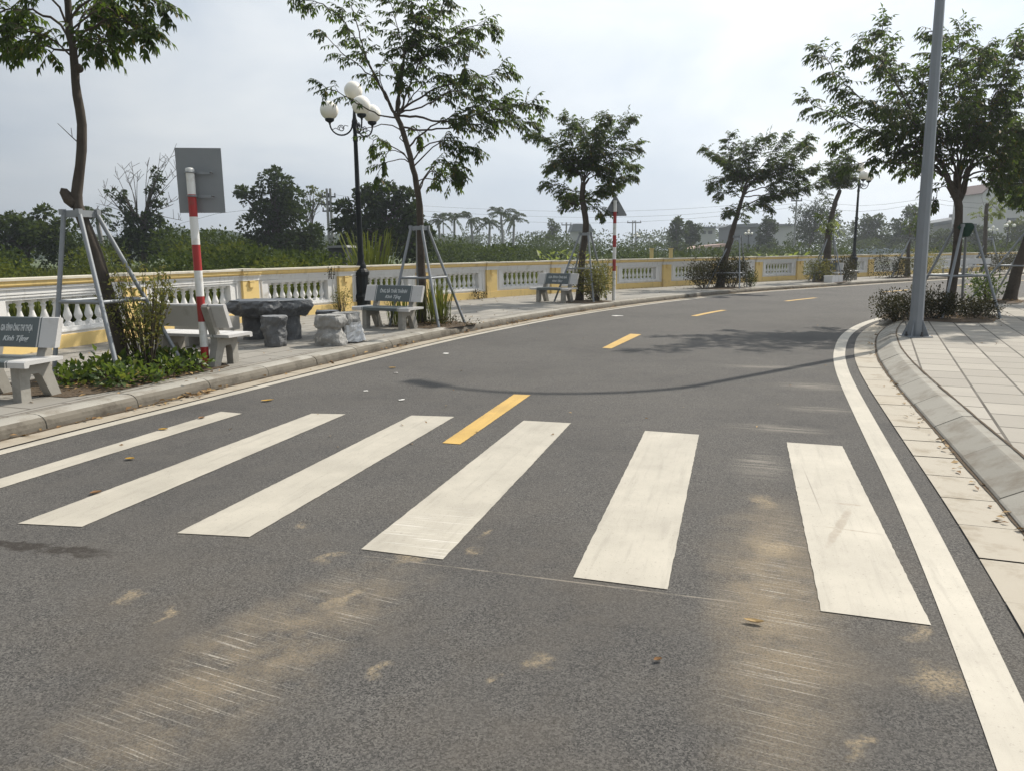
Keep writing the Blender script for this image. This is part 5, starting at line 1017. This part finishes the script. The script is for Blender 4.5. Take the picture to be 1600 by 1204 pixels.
# ------------------------------------------------------------------ buildings, poles and wires in the distance
def px_prism(mb, outline, Y, D, mi=0):
    o = outline[::-1]; mb.prism(o, lambda x, y, h: P3(x, y, Y) + Vector((0, h, 0)), 0, D, mi)
def px_box(mb, x0, x1, y0, y1, Y, D, mi=0, ground=False):
    a = P3(x0, y0, Y); b = P3(x1, y1, Y); z0 = -.06 if ground else b.z; mb.box(((a.x + b.x) / 2, Y + D / 2, (a.z + z0) / 2), (b.x - a.x, D, a.z - z0), None, mi)
h = thing('gabled_house', 'large hazy house with two red-brown roofs at the right picture edge', 'house', (*P3(1580, 400, 140).xy, -.06))
m = MB(); px_box(m, 1536, 1567, 301, 400, 140, 9, 0, True); px_box(m, 1567.3, 1640, 297, 400, 141, 10, 0, True); px_prism(m, [(1536, 301), (1567, 300.8), (1552.5, 288.5)], 140.05, 8.9); obj('wall', m, M['house_wall'], h, True)
m = MB(); px_prism(m, [(1533.5, 302), (1552.5, 286), (1570, 301.5), (1568.5, 303), (1552.5, 288.4), (1535, 303.5)], 139.6, 10); px_prism(m, [(1571, 297), (1588, 287), (1625, 287), (1645, 297)], 140.4, 11); obj('roof', m, M['tile_red'], h, True)
for x0, x1, y0, y1 in ((1575, 1589, 317, 328), (1577, 1640, 299, 305), (1574, 1590, 341, 349)):
    m = MB(); px_box(m, x0, x1, y0, y1, 140.9, .2); obj('window', m, M['window'], h, True)
m = MB(); a = P3(1567, 293, 142); m.sphere(a, .5, 12, 8); m.box(a + Vector((0, 0, -.7)), (.7, .7, .6)); obj('water_tank', m, M['galv'], h, True)
h = thing('long_building', 'long hazy grey flat-roofed building behind the forked trunk', 'building', (*P3(1490, 400, 150).xy, -.06))
m = MB(); px_prism(m, [(1440, 354), (1536, 340), (1536, 398), (1440, 398)], 150, 10); obj('wall', m, M['house_pale'], h, True)
m = MB(); px_prism(m, [(1437, 352), (1536, 336), (1536, 341.5), (1437, 358)], 149.4, 11); obj('roof', m, M['house_grey'], h, True)
for x, y in ((1490, 344), (1517, 340)):
    m = MB(); px_box(m, x - 2.5, x + 2.5, y - 9, y - 4, 152, 1); px_box(m, x - 1, x + 1, y - 4, y + 1, 152.2, .4); obj('water_tank', m, M['pole_conc'], h, True)
h = thing('roofed_house', 'hazy blue-grey low house with wide roof right of the leaning tree trunk', 'house', (*P3(1160, 400, 165).xy, -.06))
m = MB(); px_box(m, 1139, 1184, 355, 400, 165, 8, 0, True); obj('wall', m, M['house_grey'], h, True)
m = MB(); px_prism(m, [(1133, 355), (1142, 351), (1184, 349), (1190, 355)], 164, 10); obj('roof', m, M['house_grey'], h, True); m = MB(); px_box(m, 1166, 1171, 344, 349, 167, 1.5); obj('water_tank', m, M['pole_conc'], h, True)
h = thing('roofed_house', 'hazy grey gabled house roof left of the compact street tree', 'house', (*P3(905, 400, 170).xy, -.06))
m = MB(); px_box(m, 895, 925, 361, 400, 170, 8, 0, True); obj('wall', m, M['house_pale'], h, True); m = MB(); px_prism(m, [(892, 362), (896, 350), (922, 350), (928, 362)], 169, 10); obj('roof', m, M['house_grey'], h, True)
h = thing('flat_house', 'hazy pale flat-roofed house right of the dark skyline tree', 'house', (*P3(1108, 400, 160).xy, -.06))
m = MB(); px_box(m, 1093, 1117, 357, 400, 160, 8, 0, True); obj('wall', m, M['house_pale'], h, True); m = MB(); px_box(m, 1090, 1119, 354.5, 356.8, 159, 10); obj('roof', m, M['house_grey'], h, True)
for x0, x1 in ((1097, 1103), (1107, 1113)): m = MB(); px_box(m, x0, x1, 361, 366, 159.9, .15); obj('window', m, M['window'], h, True)
h = thing('flat_house', 'hazy pale house behind the dark narrow tree', 'house', (*P3(1225, 400, 165).xy, -.06)); m = MB(); px_box(m, 1212, 1240, 353, 400, 165, 8, 0, True); obj('wall', m, M['house_pale'], h, True); m = MB(); px_box(m, 1210, 1242, 350.5, 352.8, 164, 10); obj('roof', m, M['house_grey'], h, True)
h = thing('low_shed', 'low shed with faded red and white roof beyond the wall by the leaning tree', 'shed', (*P3(1108, 400, 95).xy, -.06)); m = MB(); px_prism(m, [(1083, 389), (1090, 385), (1136, 381), (1140, 385.5)], 95, 4); obj('roof', m, M['pink_roof'], h, True); m = MB(); px_box(m, 1088, 1135, 389, 400, 96, 2.6, 0, True); obj('wall', m, M['house_pale'], h, True)
h = thing('hut', 'small dark hut with pale roof edge behind the wall left of the nearest globe lamp', 'hut', (*P3(527, 400, 38).xy, -.06)); m = MB(); px_box(m, 513, 540, 388, 402, 38, 1.5, 0, True); obj('wall', m, M['dark_metal'], h, True); m = MB(); px_prism(m, [(510, 388), (513, 384.5), (541, 383.5), (543, 387)], 37.7, 2.2); obj('roof', m, M['pole_conc'], h, True)
m = MB(); a, b = P3(1322, 393, 108), P3(1446, 392, 112); dv = b - a; m.box(((a.x + b.x) / 2, (a.y + b.y) / 2, .66), (dv.xy.length, .25, 1.44), Matrix.Rotation(math.atan2(dv.y, dv.x), 3, 'Z'))
for q in range(9): c = a.lerp(b, q / 8); m.box((c.x, c.y - .05, .72), (.35, .35, 1.56))
tag(obj('boundary_wall', m, M['blue_wall']), 'long pale blue-grey boundary wall far beyond the balustrade left of the street light', 'wall')
for x, lab in ((1018, 'left of two small yellow gate posts beyond the wall'), (1048, 'right of two small yellow gate posts beyond the wall')):
    c = P3(x, 400, 46); m = MB(); m.box((0, 0, .76), (.20, .20, 1.64), None, 0, .015); m.box((0, 0, 1.60), (.27, .27, .06)); o = obj('gate_post', m, M['yellow']); o.location = (c.x, c.y, 0); tag(o, lab, 'post', 'yellow gate posts beyond the wall')
def upole(px, top, Y, r, arms, label, twin=0):
    a = P3(px, top, Y); t = thing('utility_pole', label, 'utility pole', (a.x, a.y, -.06), 0, 'utility poles beyond the wall'); m = MB()
    for dx in ((-twin, twin) if twin else (0,)): m.tube([(dx, 0, 0), (dx, 0, a.z + .06)], [r, r * .7], 8)
    obj('mast', m, M['pole_conc'], t)
    for dz, w in arms:
        m = MB(); m.box((0, 0, a.z - dz), (w, .14, .14))
        for s in (-.45, 0, .45): m.tube([(s * w, 0, a.z - dz + .07), (s * w, 0, a.z - dz + .35)], .06, 6)
        obj('crossarm', m, M['dark_metal'], t)
    return a
upole(513, 295, 72, .16, [(.7, 1.3), (1.4, 1.5), (2.0, 1.3)], 'utility pole with three crossarms between the two dark trees', .16)
upole(1452, 304, 75, .22, [(.5, 1.0)], 'thick concrete utility pole between street light and forked trunk'); upole(885, 348, 115, .16, [(.3, 1.5)], 'thin utility pole left of the compact street tree'); upole(991, 345, 130, .12, [(.3, 2.4)], 'twin-masted utility pole right of the triangular sign', .25); upole(1245, 308, 92, .13, [(.4, 1.3)], 'thin utility pole rising in front of the bamboo'); upole(692, 334, 125, .13, [(.3, 2.6)], 'utility pole with wide crossarm among the leftmost palms')
WIRES = [([(513, 303, 72), (660, 322, 85), (900, 331, 98), (1080, 326, 96), (1245, 311, 92)], 'wire'), ([(513, 310, 72), (660, 330, 85), (900, 340, 98), (1080, 335, 96), (1245, 318, 92)], 'wire'), ([(513, 318, 72), (660, 338, 85), (900, 349, 98), (1080, 342, 96), (1245, 324, 92)], 'wire'), ([(1245, 311, 92), (1345, 322, 84), (1452, 310, 75)], 'wire'), ([(1245, 320, 92), (1345, 331, 84), (1452, 316, 75)], 'wire'), ([(1452, 310, 75), (1530, 318, 68), (1680, 300, 58)], 'wire'), ([(1452, 316, 75), (1530, 326, 68), (1680, 308, 58)], 'wire'), ([(250, 362, 72), (340, 334, 72), (513, 318, 72)], 'wire')]
LW = ['topmost power line left of the bamboo pole', 'middle power line left of the bamboo pole', 'lowest power line left of the bamboo pole', 'upper power line between the bamboo pole and the thick concrete pole', 'lower power line between the bamboo pole and the thick concrete pole', 'upper power line running right from the thick concrete pole', 'lower power line running right from the thick concrete pole', 'power line running left from the three-armed pole behind the sign plate']
for (pts, _), lab in zip(WIRES, LW):
    c = catmull([P3(*p) for p in pts], 3.0); m = MB(); m.tube(c, .016, 4, 0, False); tag(obj('power_line', m, M['dark_metal']), lab, 'power line', 'power lines across the sky')
m = MB(); vs = []; n = 60
for i in range(n + 1):
    x = -150 + 900 * i / n; y = 357 + 4 * math.sin(i * .35) - 8 * math.exp(-((x - 275) / 25) ** 2) + 2 * math.sin(i * .9); a = P3(x, y + 8, 400); vs += [Vector((a.x, 360, -.06)), Vector((a.x, 400, a.z)), Vector((a.x * 1.08, 450, -.06))]
m.add(vs, [(3 * i, 3 * i + 3, 3 * i + 4, 3 * i + 1) for i in range(n)] + [(3 * i + 1, 3 * i + 4, 3 * i + 5, 3 * i + 2) for i in range(n)]); struct('hills', m, M['leaf_bg_dark'])

# ------------------------------------------------------------------ fallen leaves and scraps
def curled(L, w, curl, seed):
    rn = random.Random(seed); mb = MB(); n, k = 8, 4; vs = []
    for i in range(n + 1):
        f = i / n; ww = w * math.sin(math.pi * min(.97, f * .93 + .04)) ** .8
        for j in range(-k, k + 1):
            g = j / k; z = .003 + curl * (g * g) * ww * .32 + .5 * curl * L * (f - .5) ** 2 + rn.uniform(-.001, .001); vs.append(((f - .5) * L, g * ww * .5 * (1 - .25 * curl), z))
    q = 2 * k + 1; mb.add(vs, [(i * q + j, (i + 1) * q + j, (i + 1) * q + j + 1, i * q + j + 1) for i in range(n) for j in range(q - 1)]); return mb
FL = [(1178, 972, .080, .034, 'dry_pale', .9, -18, 'large pale curled dry leaf on the sandy wheel track, nearest the camera'), (1028, 1031, .036, .026, 'dry_brown', .9, 20, 'small brown curled leaf on the bare asphalt left of the sandy track'), (418, 626, .13, .06, 'dry_yellow', .5, 30, 'yellow leaf on the asphalt beyond the left crosswalk stripes'), (203, 717, .07, .05, 'dry_yellow', .6, 0, 'small tan leaf between the first and second crosswalk stripes'), (150, 770, .07, .05, 'dry_brown', .7, 40, 'brown leaf lying on the second crosswalk stripe'), (255, 671, .08, .05, 'dry_yellow', .6, 10, 'tan leaf lying on the leftmost crosswalk stripe'), (613, 575, .10, .05, 'dry_yellow', .5, 0, 'thin tan leaf on the asphalt before the ÔNG BÀ bench'), (315, 653, .07, .05, 'dry_brown', .7, 60, 'brown leaf at the far end of the leftmost crosswalk stripe')]
for x, y, L, w, mt, cu, rz, lab in FL:
    q = G(x, y, .005); o = obj('fallen_leaf', curled(L, w, cu, int(x)), M[mt]); o.location = q; o.rotation_euler = (0, 0, math.radians(rz)); tag(o, lab, 'leaf', 'single leaves on the road')
for i, (x, y, s, lab) in enumerate([(697, 553, .12, 'pale flat scrap on the road below the second prop frame'), (619, 583, .06, 'tiny white scrap on the road left of the pale flat scrap'), (627, 625, .09, 'pale scrap on the road above the third crosswalk stripe'), (572, 611, .06, 'small crumpled white scrap on the road above the second crosswalk stripe'), (965, 494, .30, 'pale flat scrap on the far lane near the second yellow dash')]):
    rn = random.Random(i + 80); mb = MB(); n = 9; vs = [Vector((math.cos(6.28 * k / n) * s * .5 * rn.uniform(.6, 1.1), math.sin(6.28 * k / n) * s * .3 * rn.uniform(.6, 1.1), .004 + rn.uniform(0, .008))) for k in range(n)] + [Vector((0, 0, .012))]; mb.add(vs, [(k, (k + 1) % n, n) for k in range(n)]); o = obj('paper_scrap', mb, M['paper']); o.location = G(x, y, .004); tag(o, lab, 'scrap', 'pale scraps on the road')
rn = random.Random(91); P = []; A = []; N = []; Ls = []
def drop(p, L):
    P.append(tuple(p)); a = rn.uniform(0, 6.28); A.append((math.cos(a), math.sin(a), rn.uniform(-.15, .45))); N.append((rn.uniform(-.6, .6), rn.uniform(-.6, .6), 1)); Ls.append(L)
s_near = 7.0
for k in range(46):                                        # drifts in the left gutter
    s = s_near + 36 * rn.random() ** 1.2; w = rn.uniform(.1, .6)
    for q in range(rn.randrange(3, 16)): o = .02 + abs(rn.gauss(0, .07)); drop(KL.at(s + rn.gauss(0, w), o, .014 + rn.uniform(0, .02)), rn.uniform(.04, .09))
for k in range(260): drop(KL.at(s_near + 30 * rn.random(), rn.uniform(-4.2, -.35), SW + .006), rn.uniform(.03, .07))
for k in range(240):
    i = rn.randrange(3, 12); a, b = Vector((*PIL[i], 0)), Vector((*PIL[i + 1], 0)); u = (b - a).normalized(); n_ = Vector((u.y, -u.x, 0)); drop(a.lerp(b, rn.random()) + n_ * (.22 + abs(rn.gauss(0, .12))) + Vector((0, 0, SW + .008)), rn.uniform(.03, .08))
for c, w, n_ in (((-4.3, 8.2), .8, 200), ((-1.4, 14.3), .6, 110), ((8.9, 14.7), .9, 120), ((12.7, 19.1), .9, 120)):
    for k in range(n_): drop((c[0] + rn.gauss(0, w * .5), c[1] + rn.gauss(0, w * .5), SW + .03 + rn.uniform(0, .02)), rn.uniform(.03, .08))
for k in range(70): drop(KR.at(9 + 12 * rn.random(), -.01 - abs(rn.gauss(0, .05)), .016), rn.uniform(.03, .07))
for k in range(30): drop(KR.at(7 + 16 * rn.random(), rn.uniform(.4, 5), SW + .006), rn.uniform(.03, .06))
for k in range(46): q = G(rn.uniform(100, 1300), rn.uniform(500, 700), .008); drop(q, rn.uniform(.02, .05))
stuff('leaf_litter', leaf_mesh('leaf_litter', P, A, N, Ls, np.array(Ls) * .5), M['litter'], 'dry fallen leaves drifted along kerbs, wall foot and tree beds', 'leaf litter')

# ------------------------------------------------------------------ haze
hz = bpy.data.materials.new('haze_air'); hz.use_nodes = True; nt = hz.node_tree
for nd in list(nt.nodes):
    if nd.type != 'OUTPUT_MATERIAL': nt.nodes.remove(nd)
pv = nt.nodes.new('ShaderNodeVolumePrincipled'); pv.inputs['Density'].default_value = 0.0009; pv.inputs['Color'].default_value = (0.82, 0.88, 0.95, 1); pv.inputs['Anisotropy'].default_value = 0.65
nt.links.new(pv.outputs[0], nt.nodes['Material Output'].inputs['Volume'])
mb = MB(); mb.box((0, 200, 13.95), (900, 560, 30.1)); hb = obj('haze', mb, hz); hb['kind'] = 'stuff'; tag(hb, 'pale haze in the air over the far trees', 'haze')
